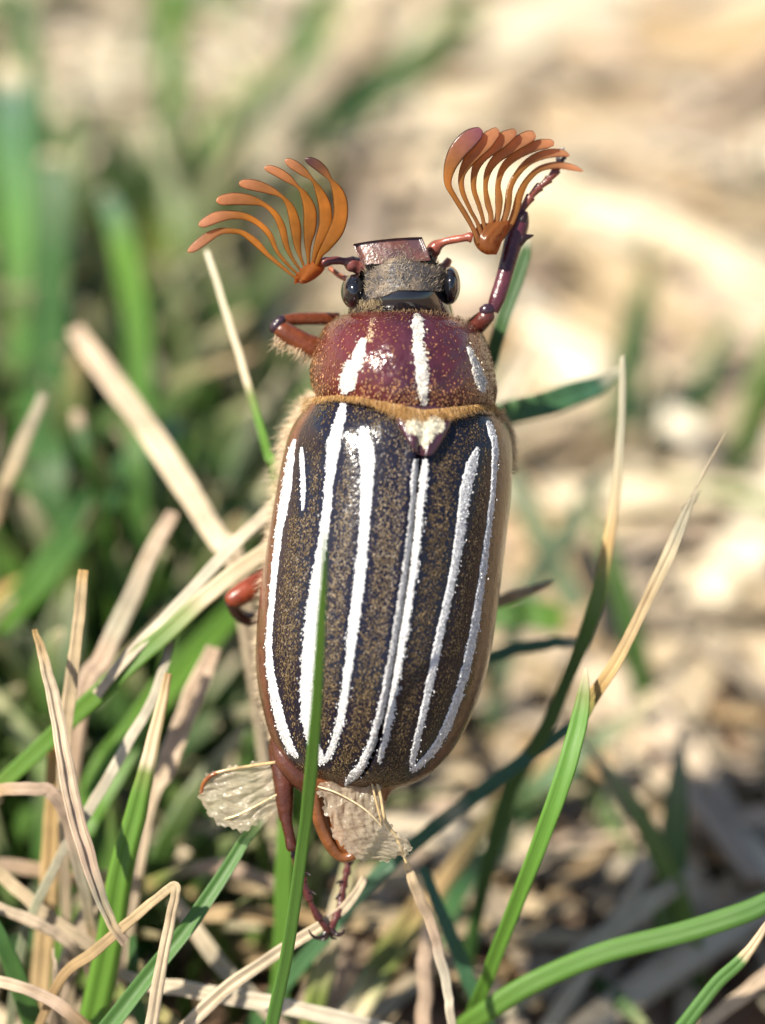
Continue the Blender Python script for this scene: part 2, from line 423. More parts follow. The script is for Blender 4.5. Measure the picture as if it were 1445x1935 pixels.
def build_near_grass():
    b = blade
    b('grass_blade', 'slender green blade rising across the beetle wing case to a fine tip', [(614, 1005, -1.25), (608, 1150, -1.05), (600, 1300, -0.85), (588, 1450, -0.62), (570, 1600, -0.4), (545, 1780, -0.2), (512, 1945, -0.02), (490, 2080, 0.1)],
      [6, 17, 21, 25, 24, 25, 26, 26], [(0, GR), (1, GB)], roll=0.25, fold=0.25, rough=0.004)
    b('grass_blade', 'broad bright green blade directly beneath the beetle hind leg', [(540, 1540, 0.75), (537, 1650, 0.8), (533, 1800, 0.9), (528, 1940, 1.0)], [26, 34, 36, 36], [(0, GR), (1, (0.12, 0.26, 0.04))], fold=0.2)
    b('grass_blade', 'grooved green blade with a pale withered tip touching the torn wing', [(512, 1530, 0.12), (492, 1552, 0.12), (465, 1585, 0.12), (430, 1640, 0.1), (362, 1742, 0.06), (290, 1832, 0.05), (200, 1945, 0.05), (140, 2020, 0.1)],
      [10, 18, 22, 26, 30, 32, 36, 38], [(0, SO), (0.07, SW), (0.15, (0.22, 0.33, 0.1)), (0.22, GB), (1, GB)], fold=0.7, rough=0.003)
    b('grass_blade', 'thick green stem whose upper third has dried to split straw', [(318, 1272, 0.05), (308, 1320, 0.08), (292, 1390, 0.1), (275, 1460, 0.12), (255, 1540, 0.15), (228, 1650, 0.2), (205, 1790, 0.3), (172, 1945, 0.4), (150, 2050, 0.5)],
      [14, 20, 26, 32, 42, 48, 52, 56, 58], [(0, SB), (0.08, ST), (0.27, SC), (0.30, GY), (0.36, GR), (1, GR)], style='stem', rough=0.004)
    b('straw', 'dry straw bent sharply back on itself like a hairpin', [(282, 1960, -0.05), (300, 1850, -0.08), (320, 1745, -0.1), (331, 1690, -0.12), (326, 1674, -0.12), (300, 1695, -0.1), (250, 1738, -0.08), (180, 1798, 0.0), (105, 1868, 0.1)],
      [24, 23, 21, 19, 17, 18, 20, 22, 18], [(0, SC), (0.5, ST), (0.8, SB), (1, ST)], style='straw', rough=0.006, m=90)
    b('straw', 'long dry leaf bowing down from a golden tip to a greyish end', [(68, 1190, -0.02), (80, 1235, -0.03), (92, 1290, -0.05), (112, 1380, -0.1), (128, 1480, -0.12), (152, 1580, -0.12), (184, 1675, -0.1), (212, 1745, -0.08), (236, 1780, -0.05)],
      [10, 20, 24, 30, 36, 34, 28, 22, 24], [(0, SO), (0.25, SC), (0.7, SP), (0.8, SG), (0.9, ST), (1, SP)], style='straw', root=False, rough=0.01)
    b('straw', 'upright golden straw with a cleanly cut top', [(157, 1076, 0.1), (153, 1130, 0.1), (145, 1200, 0.12), (131, 1300, 0.2), (122, 1400, 0.3), (120, 1500, 0.4)], [18, 22, 23, 26, 24, 22], [(0, SO), (0.1, ST), (1, SC)], style='straw', rough=0.006)
    b('straw', 'thick tan straw standing upright deep in the tangle', [(104, 1400, 0.6), (103, 1500, 0.7), (97, 1620, 0.8), (84, 1780, 0.9), (75, 1900, 1.0)], [26, 32, 36, 38, 38], [(0, SO), (1, ST)], style='straw')
    b('straw', 'long cream straw running diagonally from behind the beetle flank', [(540, 935, 0.75), (500, 975, 0.68), (430, 1042, 0.55), (330, 1152, 0.4), (250, 1232, 0.35), (180, 1312, 0.35)], [22, 24, 24, 24, 22, 20], [(0, SC), (0.5, SW), (1, SC)], style='straw', root=False, rough=0.006)
    b('grass_blade', 'long diagonal leaf, straw coloured by the beetle and green below', [(540, 1015, 0.55), (500, 1042, 0.5), (440, 1085, 0.42), (385, 1130, 0.38), (330, 1182, 0.36), (250, 1250, 0.36), (180, 1315, 0.4), (100, 1392, 0.5), (0, 1485, 0.6), (-90, 1580, 0.8)],
      [26, 30, 32, 32, 34, 36, 36, 34, 32, 30], [(0, SC), (0.27, SC), (0.33, (0.3, 0.36, 0.12)), (0.42, GR), (0.7, GR), (0.76, GY), (1, GB)], fold=0.3, rough=0.006)
    b('straw', 'broad cream straw slanting up through the dark green turf', [(140, 622, 1.9), (200, 705, 1.75), (280, 815, 1.5), (350, 918, 1.3), (415, 1020, 1.1), (450, 1080, 1.0)], [32, 44, 46, 44, 42, 40], [(0, SP), (0.3, SC), (1, SC)], style='straw', rough=0.006)
    b('grass_blade', 'thin blade with a pale dead top and a green lower half beside the beetle shoulder', [(390, 474, 0.75), (405, 520, 0.72), (425, 585, 0.7), (455, 680, 0.65), (471, 735, 0.62), (490, 800, 0.6), (506, 862, 0.6), (522, 930, 0.6)],
      [9, 11, 12, 13, 14, 15, 16, 17], [(0, SW), (0.42, SC), (0.47, GY), (0.55, (0.14, 0.3, 0.04)), (1, GR)], rough=0.004)
    b('grass_blade', 'short green blade ending in a cut pale pink tip', [(147, 776, 1.9), (152, 805, 1.9), (165, 870, 1.9), (185, 950, 2.0), (205, 1060, 2.1)], [20, 26, 26, 26, 26], [(0, SP), (0.12, SP), (0.2, GD), (1, GR)], style='stem')
    b('straw', 'brownish straw leaning past the edge of the turf clump', [(80, 742, 1.3), (52, 815, 1.3), (22, 895, 1.3), (-5, 970, 1.4), (-40, 1060, 1.5)], [18, 26, 28, 28, 28], [(0, SG), (0.5, ST), (1, SO)], style='straw')
    b('straw', 'pinkish cream straw leaning behind the golden cut straw', [(326, 968, 1.2), (285, 1045, 1.1), (235, 1150, 1.0), (195, 1240, 0.9), (155, 1335, 0.9)], [26, 34, 36, 38, 36], [(0, SP), (0.4, SG), (0.5, SP), (1, SP)], style='straw')
    b('straw', 'flat pink straw with shadowed bands below the torn wing', [(404, 1225, 0.9), (375, 1300, 0.85), (345, 1365, 0.8), (310, 1450, 0.75), (272, 1535, 0.75)], [28, 40, 40, 40, 38], [(0, SP), (1, SC)], style='straw')
    b('straw', 'thin grey green stalk curving down into the straw tangle', [(326, 1190, 0.45), (312, 1255, 0.42), (285, 1330, 0.4), (245, 1400, 0.36), (200, 1480, 0.33), (158, 1545, 0.33), (110, 1622, 0.35), (65, 1715, 0.4), (38, 1800, 0.5)],
      [9, 16, 19, 20, 20, 20, 18, 18, 18], [(0, SG), (0.3, SW), (0.6, SG), (0.8, (0.32, 0.37, 0.22)), (1, SG)], style='straw', rough=0.008)
    b('straw', 'straw held in the beetle claws, sloping down through the grass', [(690, 1660, 0.2), (655, 1712, 0.12), (600, 1752, 0.1), (530, 1795, 0.1), (430, 1865, 0.12), (345, 1945, 0.15), (280, 2010, 0.2)], [14, 18, 22, 24, 26, 26, 26], [(0, SC), (1, SC)], style='straw', rough=0.008)
    b('straw', 'cream straw lying nearly level with dark shadow bars across it', [(225, 1835, 0.45), (270, 1856, 0.42), (340, 1868, 0.4), (450, 1888, 0.38), (600, 1915, 0.36), (740, 1950, 0.4)], [16, 26, 30, 32, 32, 30], [(0, SC), (1, SW)], style='straw', root=False, rough=0.008)
    b('straw', 'orange brown straw arching low over the dark green blade', [(-40, 1850, 0.1), (0, 1855, 0.08), (60, 1873, 0.05), (120, 1908, 0.05), (165, 1945, 0.1), (200, 1990, 0.2)], [20, 22, 24, 26, 26, 26], [(0, SC), (0.4, SP), (0.6, SO), (1, SO)], style='straw', rough=0.008)
    b('grass_blade', 'dark green blade sloping under the orange brown straw', [(-30, 1700, 0.2), (0, 1770, 0.22), (32, 1850, 0.28), (70, 1945, 0.4), (95, 2020, 0.5)], [18, 28, 38, 44, 44], [(0, GD), (1, GB)])
    b('straw', 'pale straw dropping at a slant past the thick tan straw', [(-30, 1625, 0.5), (0, 1652, 0.5), (55, 1700, 0.5), (120, 1752, 0.5), (190, 1800, 0.55), (240, 1850, 0.7)], [22, 25, 26, 26, 24, 22], [(0, ST), (0.5, SC), (1, SP)], style='straw')
    b('straw', 'kinked straw lying just under the slanting pale straw', [(-30, 1708, 0.3), (0, 1716, 0.3), (60, 1742, 0.3), (100, 1760, 0.32), (140, 1790, 0.36), (165, 1830, 0.5)], [20, 22, 24, 22, 18, 14], [(0, SC), (1, SP)], style='straw')
    b('straw', 'pinkish straw bending over near the bowing dry leaf', [(-30, 1500, 0.2), (0, 1492, 0.18), (60, 1488, 0.15), (98, 1498, 0.15), (125, 1540, 0.2), (145, 1620, 0.3), (165, 1720, 0.45), (175, 1800, 0.6)], [22, 24, 25, 26, 26, 24, 22, 20], [(0, SO), (0.2, SP), (0.5, SP), (0.6, SG), (0.75, ST), (1, ST)], style='straw')
    b('straw', 'soft tan straw lying crosswise behind the thick green stem', [(-30, 1632, 0.9), (60, 1640, 0.95), (160, 1668, 1.0), (260, 1680, 1.05), (340, 1650, 1.1), (430, 1640, 1.15), (520, 1672, 1.2)], [26, 28, 28, 26, 24, 28, 26], [(0, SP), (0.5, SB), (0.6, GY), (0.75, SP), (1, SP)], style='straw', root=False)
    b('straw', 'small withered sliver standing beside the hairpin straw', [(100, 1793, 0.2), (104, 1830, 0.2), (110, 1880, 0.25), (112, 1940, 0.4)], [4, 9, 12, 12], [(0, SC), (1, SP)], style='straw')
    b('straw', 'pale straw wedge lying between the green stem and tan straw', [(182, 1690, 0.6), (160, 1745, 0.6), (135, 1810, 0.65), (110, 1880, 0.7)], [20, 36, 42, 36], [(0, SC), (1, SP)], style='straw')
    b('grass_blade', 'green blade hidden low behind the hairpin straw', [(250, 1770, 0.5), (252, 1830, 0.5), (262, 1900, 0.55), (280, 1960, 0.6)], [14, 22, 26, 26], [(0, GD), (1, GB)])
    b('straw', 'greyish mottled straw sloping beneath the grooved green blade', [(330, 1700, 0.95), (390, 1790, 0.9), (440, 1850, 0.85), (500, 1905, 0.85), (540, 1950, 0.9)], [24, 30, 32, 30, 28], [(0, SC), (0.5, SG), (1, SP)], style='straw', root=False)
    b('straw', 'brown jointed straw lying level under the grooved green blade', [(350, 1735, 1.2), (440, 1728, 1.2), (540, 1732, 1.25), (640, 1745, 1.3), (720, 1752, 1.3)], [26, 30, 30, 28, 26], [(0, ST), (0.5, SB), (1, ST)], style='straw', root=False)
    # beside and below the beetle on its shaded flank
    b('grass_blade', 'tall stalk with a bleached dry tip, turning green half way down', [(1180, 672, 0.45), (1177, 690, 0.45), (1174, 800, 0.45), (1163, 930, 0.45), (1150, 1020, 0.45), (1128, 1130, 0.45), (1104, 1205, 0.5), (1070, 1290, 0.6), (1025, 1390, 0.75), (960, 1500, 0.95)],
      [3, 11, 14, 18, 22, 30, 28, 24, 28, 30], [(0, SG), (0.2, SG), (0.3, ST), (0.37, SO), (0.43, GY), (0.5, (0.10, 0.2, 0.03)), (0.62, GD), (1, GD)], style='stem', rough=0.004)  # dark green lower stretch has the beetle's shadow put into the colour
    b('straw', 'frayed straw with a hair thin tip leaning away from the beetle', [(1372, 818, 0.1), (1335, 885, 0.1), (1312, 930, 0.1), (1298, 965, 0.1), (1268, 1035, 0.1), (1205, 1170, 0.08), (1155, 1265, 0.06), (1112, 1330, 0.1), (1086, 1390, 0.15), (1074, 1440, 0.2)],
      [1.5, 4, 7, 15, 24, 22, 24, 26, 22, 12], [(0, SC), (0.4, SG), (0.52, ST), (0.72, SO), (0.8, GY), (1, GR)], style='straw', root=False, rough=0.005, extra=fray)
    b('grass_blade', 'bright green blade supporting the frayed straw', [(1107, 1262, 0.0), (1103, 1310, -0.02), (1092, 1370, -0.05), (1070, 1450, -0.08), (1035, 1550, -0.05), (985, 1680, 0.1), (920, 1850, 0.45), (890, 1930, 0.7)],
      [6, 24, 34, 36, 34, 30, 28, 28], [(0, SC), (0.12, GY), (0.2, (0.13, 0.3, 0.04)), (1, GR)], rough=0.004)
    b('grass_blade', 'long blue green blade passing behind the beetle hind end', [(1100, 1352, 0.8), (1060, 1385, 0.8), (1000, 1428, 0.8), (900, 1502, 0.8), (800, 1580, 0.8), (700, 1668, 0.8), (600, 1785, 0.85), (500, 1905, 1.0)], [10, 22, 26, 28, 28, 28, 30, 32], [(0, GT), (0.35, GT), (0.38, SG), (0.41, GT), (1, GB)], rough=0.005)  # blue cast of skylit shade put into this blade's colour
    b('grass_blade', 'stiff blue grey blade poking out from under the beetle flank', [(1092, 1212, 1.0), (1050, 1215, 1.0), (1000, 1224, 1.0), (930, 1242, 1.0), (820, 1275, 1.1)], [16, 22, 24, 26, 26], [(0, SG), (0.2, GT), (1, GT)], style='stem', root=False)  # blue grey here is the beetle's skylit shadow, put into the colour
    b('straw', 'small dried leaf tip poking out from under the beetle side', [(1045, 1101, 0.62), (1030, 1106, 0.62), (1000, 1115, 0.62), (965, 1128, 0.62), (900, 1150, 0.65)], [3, 14, 20, 22, 22], [(0, ST), (1, ST)], style='straw', root=False)
    b('grass_blade', 'blunt green leaf lying behind the small dried leaf tip', [(1075, 1172, 2.0), (1050, 1168, 2.0), (1000, 1160, 2.0), (930, 1165, 2.0), (850, 1185, 2.1)], [20, 50, 54, 50, 46], [(0, SO), (0.12, GY), (0.2, GR), (1, GD)], root=False)
    b('grass_blade', 'broad teal leaf with a torn grey tip beside the beetle neck', [(1182, 690, 1.25), (1160, 706, 1.25), (1130, 728, 1.2), (1080, 748, 1.15), (1010, 770, 1.1), (930, 792, 1.1), (850, 820, 1.1)], [8, 16, 36, 48, 48, 48, 46], [(0, SG), (0.25, SG), (0.34, GT), (1, GB)], root=False)
    b('grass_blade', 'dark green blade gripped by the beetle raised front leg', [(997, 455, 0.55), (990, 490, 0.55), (965, 560, 0.55), (945, 620, 0.55), (925, 690, 0.6), (900, 780, 0.7)], [12, 24, 26, 26, 26, 26], [(0, SG), (0.12, GD), (1, GD)], root=False, rough=0.003)
    b('grass_blade', 'long glossy green blade arching low over bare soil', [(1500, 1680, 0.2), (1445, 1706, 0.2), (1390, 1730, 0.2), (1280, 1765, 0.25), (1130, 1805, 0.3), (1000, 1862, 0.4), (915, 1915, 0.5), (860, 1960, 0.7)],
      [38, 40, 42, 42, 42, 42, 42, 40], [(0, GB), (0.6, (0.10, 0.215, 0.03)), (1, (0.13, 0.26, 0.04))], style='stem', rough=0.005)
    b('grass_blade', 'green blade with a sharp tan tip under the long glossy blade', [(1452, 1735, -0.02), (1440, 1760, 0.0), (1415, 1797, 0.0), (1395, 1820, 0.0), (1350, 1862, 0.05), (1290, 1940, 0.1), (1240, 2010, 0.2)], [3, 14, 20, 26, 28, 30, 30], [(0, SP), (0.3, ST), (0.36, GB), (1, GB)], style='stem', rough=0.003)
    b('straw', 'crinkled straw hanging from the torn membranous wing', [(766, 1625, -0.02), (780, 1668, 0.0), (805, 1730, 0.05), (830, 1800, 0.1), (850, 1875, 0.15), (856, 1945, 0.2)], [12, 20, 20, 20, 18, 16], [(0, ST), (0.4, SP), (0.5, SW), (1, SC)], style='straw', rough=0.02)
    b('grass_blade', 'dark green blade falling beside the crinkled straw', [(795, 1640, 0.7), (845, 1755, 0.7), (885, 1845, 0.75), (925, 1945, 0.8)], [18, 26, 28, 28], [(0, GT), (1, GD)])
    b('straw', 'pale grey straw sloping up out of the bare soil', [(1310, 1650, 1.6), (1260, 1685, 1.5), (1130, 1780, 1.4), (1030, 1850, 1.3), (960, 1905, 1.3)], [24, 36, 38, 36, 34], [(0, SG), (1, SG)], style='straw')
    b('straw', 'wide tan straw streaked with green below the hind claws', [(800, 1700, 1.4), (760, 1770, 1.3), (710, 1840, 1.2), (655, 1930, 1.1), (630, 1980, 1.1)], [36, 56, 58, 56, 52], [(0, SB), (0.3, GY), (0.5, SC), (1, SC)], style='straw')
    b('straw', 'wavy tan straw standing between the wide straw and crinkled straw', [(812, 1730, 1.0), (800, 1800, 0.95), (797, 1860, 0.9), (805, 1945, 0.9)], [18, 26, 26, 28], [(0, SP), (1, SP)], style='straw', rough=0.03)
    b('grass_blade', 'soft olive blade rising behind the long blue green blade', [(1010, 1420, 1.7), (960, 1500, 1.6), (890, 1590, 1.5), (820, 1690, 1.4), (780, 1760, 1.4)], [24, 32, 34, 34, 32], [(0, GD), (0.5, SB), (1, SO)], style='stem')
    b('grass_blade', 'teal blade slanting behind the soft olive blade', [(1120, 1470, 2.4), (1050, 1530, 2.3), (940, 1600, 2.0), (870, 1680, 1.7)], [26, 42, 46, 40], [(0, GT), (1, GB)])
    b('straw', 'grey straw lying flat on the brown soil beyond the glossy blade', [(1120, 1380, 3.0), (1190, 1480, 2.8), (1270, 1580, 2.5), (1360, 1700, 2.2), (1420, 1800, 1.9), (1460, 1900, 1.6)], [30, 44, 50, 50, 46, 44], [(0, SG), (1, SG)], style='straw', root=False)
    b('straw', 'cream straw running along under the tan tipped green blade', [(1480, 1820, 0.8), (1440, 1850, 0.8), (1370, 1905, 0.85), (1300, 1960, 0.9)], [22, 28, 28, 26], [(0, SP), (1, SC)], style='straw', root=False)
    b('straw', 'green tinged straw stub rising behind the beetle tail claws', [(672, 1595, 0.9), (655, 1650, 0.9), (630, 1760, 0.95), (600, 1880, 1.0)], [20, 32, 40, 44], [(0, GY), (0.4, SC), (0.6, GY), (1, GB)], style='straw')

def build_far_grass():
    b = blade
    g1 = 'blurred tall blades in the green clump'
    b('grass_blade', 'tall blue green blade with a bleached tip in the dense clump', [(28, 118, 3.6), (20, 170, 3.6), (25, 300, 3.5), (45, 480, 3.3), (60, 700, 3.0), (80, 950, 2.6)], [30, 66, 74, 76, 76, 70], [(0, SC), (0.1, SC), (0.16, GT), (0.4, (0.11, 0.25, 0.05)), (1, GD)])
    b('grass_blade', 'dark tall blade in the dense clump with a cut tan end', [(100, 290, 3.2), (98, 330, 3.2), (95, 480, 3.1), (92, 680, 2.8), (95, 900, 2.4)], [36, 66, 72, 74, 70], [(0, SC), (0.06, SC), (0.12, GD), (1, GD)])
    b('grass_blade', 'dark narrow blade bending over at the top of the clump', [(20, -60, 4.3), (45, 40, 4.2), (62, 130, 4.1), (75, 280, 3.9), (70, 500, 3.6), (50, 760, 3.2)], [20, 36, 44, 44, 44, 40], [(0, GD), (1, GD)])
    b('grass_blade', 'straight green blade standing apart from the dense clump', [(318, -80, 5.0), (320, 60, 4.8), (320, 200, 4.6), (314, 340, 4.3), (305, 470, 4.0), (300, 640, 3.7)], [30, 44, 48, 50, 48, 46], [(0, GR), (0.4, GD), (0.7, (0.2, 0.2, 0.03)), (1, GR)])
    b('grass_blade', 'pale tipped green blade curving at the foot of the straight blade', [(195, 360, 2.9), (215, 400, 2.9), (240, 490, 2.8), (258, 600, 2.6), (262, 740, 2.4), (258, 860, 2.2)], [22, 40, 48, 50, 50, 46], [(0, SG), (0.1, GT), (0.25, GR), (1, GD)])
    b('grass_blade', 'bright green leaf leaning diagonally toward the fanned antenna', [(640, -60, 6.0), (600, 40, 5.7), (555, 130, 5.4), (490, 230, 5.0), (420, 320, 4.6), (370, 400, 4.3)], [40, 58, 66, 66, 64, 56], [(0, GY), (0.2, (0.14, 0.30, 0.06)), (0.6, GT), (1, GR)], roll=0.3)
    b('grass_blade', 'dark green curved leaf sweeping in a long bow above the antennae', [(910, -10, 5.8), (860, 45, 5.6), (790, 105, 5.3), (710, 175, 5.0), (640, 225, 4.8), (560, 250, 4.7)], [20, 44, 52, 56, 50, 28], [(0, GR), (0.4, GB), (0.7, GD), (1, GD)], root=False)
    b('straw', 'greyish cream straw lying beside the bright diagonal leaf', [(665, 70, 5.6), (620, 130, 5.4), (560, 205, 5.1), (510, 270, 4.8)], [36, 54, 60, 52], [(0, SC), (1, SG)], style='straw')
    b('grass_blade', 'wide dark green leaf lying low behind the diagonal cream straw', [(560, 850, 3.4), (480, 845, 3.3), (390, 850, 3.2), (300, 880, 3.0), (220, 940, 2.8)], [70, 110, 110, 96, 80], [(0, GD), (1, GD)], root=False)
    b('grass_blade', 'soft green blade crossing under the diagonal cream straw', [(330, 800, 2.4), (270, 860, 2.3), (200, 930, 2.2), (130, 1020, 2.0), (60, 1110, 1.9), (-20, 1200, 1.8)], [40, 56, 60, 60, 58, 56], [(0, GT), (1, GR)], root=False)
    b('grass_blade', 'bright green blade tucked behind the grey green curving stalk', [(470, 1120, 1.8), (420, 1180, 1.7), (340, 1270, 1.6), (260, 1370, 1.5), (180, 1480, 1.4)], [26, 46, 50, 50, 48], [(0, GR), (1, GR)])
    b('grass_blade', 'wide green blade rising beneath the pink banded straw', [(300, 1290, 1.3), (250, 1390, 1.2), (190, 1500, 1.15), (140, 1600, 1.1)], [30, 52, 56, 52], [(0, GR), (1, (0.12, 0.26, 0.04))])
    b('straw', 'short orange brown stub lying in the dark turf', [(120, 1085, 2.2), (70, 1105, 2.2), (20, 1125, 2.2), (-40, 1150, 2.2)], [30, 44, 46, 44], [(0, SO), (1, SO)], style='straw', root=False)
    # bright thatch beyond the beetle head
    b('straw', 'very wide pale leaf stretched across the sunlit thatch', [(690, 120, 6.8), (820, 165, 6.7), (960, 215, 6.6), (1100, 275, 6.4), (1230, 320, 6.2), (1330, 315, 6.1)], [60, 90, 110, 116, 110, 80], [(0, SC), (0.5, SW), (1, SC)], style='straw', root=False, fold=0.05)
    b('straw', 'wide cream leaf meeting the very wide pale leaf at its end', [(1180, 335, 6.1), (1280, 310, 6.1), (1380, 275, 6.2), (1520, 245, 6.3)], [60, 84, 90, 90], [(0, SW), (1, SC)], style='straw', root=False, fold=0.05)
    b('straw', 'pale leaf leaning steeply across the far sunlit thatch', [(1420, 60, 7.0), (1340, 120, 6.9), (1240, 190, 6.8), (1150, 240, 6.7)], [40, 76, 80, 60], [(0, SC), (1, SP)], style='straw', root=False)
    b('straw', 'rounded pale leaf blade glowing on the orange soil', [(1440, 640, 4.6), (1400, 680, 4.6), (1350, 720, 4.5), (1310, 770, 4.4)], [60, 120, 120, 60], [(0, SW), (1, SW)], style='straw', root=False, fold=0.02)
    b('straw', 'whitish straw leaning behind the beetle neck', [(1015, 640, 2.6), (985, 690, 2.6), (950, 750, 2.6), (910, 820, 2.6)], [40, 44, 44, 40], [(0, SC), (1, SW)], style='straw', root=False)
    b('straw', 'broad straw crossing the soil below the rounded pale leaf', [(1470, 1180, 3.2), (1380, 1200, 3.2), (1290, 1215, 3.2), (1190, 1250, 3.1), (1100, 1330, 2.9)], [60, 70, 70, 60, 50], [(0, SC), (0.5, SP), (1, SG)], style='straw', root=False)
    b('grass_blade', 'soft green leaf lying in the thatch level with the raised front leg', [(1330, 640, 5.2), (1230, 560, 5.3), (1120, 480, 5.4), (1050, 440, 5.5)], [60, 100, 110, 70], [(0, (0.2, 0.3, 0.1)), (1, (0.17, 0.3, 0.08))], root=False, fold=0.1)
    b('grass_blade', 'dim green blade crossing the soil beside the tall stalk', [(1160, 880, 2.9), (1110, 950, 2.8), (1050, 1040, 2.7), (990, 1130, 2.5)], [30, 40, 44, 40], [(0, SC), (0.15, (0.14, 0.18, 0.10)), (1, (0.12, 0.17, 0.09))])
    b('grass_blade', 'faint green blade slanting toward the beetle flank', [(960, 890, 3.0), (1000, 970, 2.9), (1040, 1060, 2.7), (1090, 1150, 2.5)], [36, 44, 44, 40], [(0, (0.14, 0.18, 0.10)), (1, (0.12, 0.17, 0.09))], root=False)

build_near_grass()
build_far_grass()

def build_scattered():
    # loose single blades and straws; those no look tells apart share a label and a group
    names = {0: 'golden', 1: 'pale cream', 2: 'brown', 3: 'dull beige', 4: 'greyish brown', 5: 'bleached white', 6: 'pinkish tan'}
    for k in range(70):
        top = rng.uniform() < 0.6
        px = rng.uniform(480, 1600); py = rng.uniform(-150, 1000) if top else rng.uniform(1000, 1900)
        if px < 960 and 520 < py < 1500: px += 420
        p = G(px, py, 0.0)
        mb = MB()
        ci = int(rng.integers(7)); ln = rng.uniform(1.5, 3.5); wd = rng.uniform(0.07, 0.16); bend = rng.normal(0, 0.3)
        litter_piece(mb, 0, 0, 0, rng.uniform(0, math.pi), ln, wd, STRAWS[ci], rng.normal(0, 0.12), bend, m=12, n=10)
        lab = '%s %s %s dry straw lying loose on the %s' % ('long' if ln > 2.5 else 'short', 'broad' if wd > 0.115 else 'narrow', names[ci], 'sunlit thatch' if top else 'bare soil') + (', bowed' if abs(bend) > 0.25 else ', straight')
        o = obj('straw', mb, M['straw'], label=lab, category='straw', group=lab.split(' lying')[0] + 's')
        o.location = (p[0], p[1], float(soil_z(p[0], p[1])) + rng.uniform(0.12, 0.3))
    shades = {0: 'mid green', 1: 'dark green', 2: 'bright green', 3: 'bluish green', 4: 'yellowish green'}
    for k in range(90):
        px = rng.uniform(-250, 470); py = rng.uniform(450, 1650)
        away = rng.uniform() < 0.07
        if away: px = rng.uniform(900, 1600); py = rng.uniform(-100, 900)
        p = G(px, py, 0.0); p[2] = soil_z(p[0], p[1]) - 0.05
        mb = MB()
        ci = int(rng.integers(5)); hg = rng.uniform(1.0, 2.4); lx = rng.normal(0, 0.6); wd = rng.uniform(0.07, 0.14)
        turf_blade(mb, np.zeros(3), hg, (lx, rng.normal(0.2, 0.5)), wd, np.array(GREENS[ci]) * rng.uniform(0.7, 1.1), STRAWS[rng.integers(7)], m=12)
        lab = '%s %s %s grass blade, %s, %s' % ('tall' if hg > 1.7 else 'short', 'broad' if wd > 0.105 else 'narrow', shades[ci], 'leaning over' if abs(lx) > 0.5 else 'upright', 'alone in the thatch' if away else 'in the dense turf clump')
        o = obj('grass_blade', mb, M['grass'], label=lab, category='grass blade', group=lab.replace(' grass blade', ' grass blades'))
        o.location = p
build_scattered()

# ------------------------------------------------------------------ the beetle
# local frame: x across, y towards the head side of the picture, z out of its back; origin at the hind claws
def loc(px, py, h):
    px, py, h = np.broadcast_arrays(np.asarray(px, float), np.asarray(py, float), np.asarray(h, float))
    k = (D - h) / D
    return np.stack([(px - PW / 2) / S * k, (PH / 2 - py) / S * k, h], -1)
BASE = loc(622, 1762, -0.12)
def proj(v):
    k = D / (D - v[..., 2])
    return v[..., 0] * S * k + PW / 2, PH / 2 - v[..., 1] * S * k

beetle = bpy.data.objects.new('beetle', None)
COL.objects.link(beetle)
beetle['label'] = 'large white striped scarab beetle with orange fan antennae clinging to grass'
beetle['category'] = 'beetle'
bl = FOC + ROT @ BASE
beetle.matrix_world = Matrix([[*ROT[0], bl[0]], [*ROT[1], bl[1]], [*ROT[2], bl[2]], [0, 0, 0, 1]])
beetle.empty_display_size = 0.2

def part(name, mb, mat, parent=None, **kw):
    if isinstance(mb, MB):
        mb.v = [v - BASE for v in mb.v]
    return obj(name, mb, mat, parent or beetle, **kw)

def loft(st, ns, phis, power=1.0):
    """st rows: Lx Ly Rx Ry Htop Hbot z0 bulge; returns grid of local points"""
    a = cr(st, ns)
    ph = np.asarray(phis)
    if ph.ndim == 1: ph = np.broadcast_to(ph[None], (ns, len(ph)))
    t, c = np.sin(ph), np.cos(ph)
    cx, cy = (a[:, 0] + a[:, 2]) / 2, (a[:, 1] + a[:, 3]) / 2
    hx, hy = (a[:, 2] - a[:, 0]) / 2, (a[:, 3] - a[:, 1]) / 2
    px = cx[:, None] + t * hx[:, None]
    py = cy[:, None] + t * hy[:, None] + a[:, 7][:, None] * np.maximum(c, 0) ** 2
    h = a[:, 6][:, None] + np.where(c > 0, a[:, 4][:, None] * np.abs(c) ** power, -a[:, 5][:, None] * np.abs(c) ** power)
    return px, py, h

def bumpf(px, py, x, y, rx, ry, amp):
    return amp * np.exp(-((px - x) / rx) ** 2 - ((py - y) / ry) ** 2)

# ---- body outline: rows of the wing cases, shoulder to apex
EL = [(596, 746), (578, 768), (549, 812), (533, 870), (518, 950), (503, 1040), (491, 1120), (484, 1200), (484, 1270), (496, 1340), (514, 1400), (545, 1446), (600, 1477)]
EM = [(800, 742), (800, 772), (799, 830), (794, 880), (786, 950), (778, 1035), (767, 1120), (753, 1205), (740, 1280), (726, 1350), (708, 1410), (686, 1455), (655, 1493)]
ER = [(918, 748), (930, 768), (957, 802), (968, 850), (966, 930), (956, 1020), (945, 1110), (933, 1200), (915, 1285), (885, 1365), (845, 1430), (795, 1474), (722, 1492)]
EH = [0.44, 0.47, 0.52, 0.55, 0.58, 0.60, 0.60, 0.59, 0.56, 0.50, 0.42, 0.33, 0.20]
rows = [(*l, *r, h, 0.42, 0.0, 0.0) for l, r, h in zip(EL, ER, EH)]
NS = 110
arow = cr(rows, NS)
em = cr(EM, NS)
tS = ((em[:, 0] - (arow[:, 0] + arow[:, 2]) / 2) / ((arow[:, 2] - arow[:, 0]) / 2))
phS = np.arcsin(np.clip(tS, -0.95, 0.95))

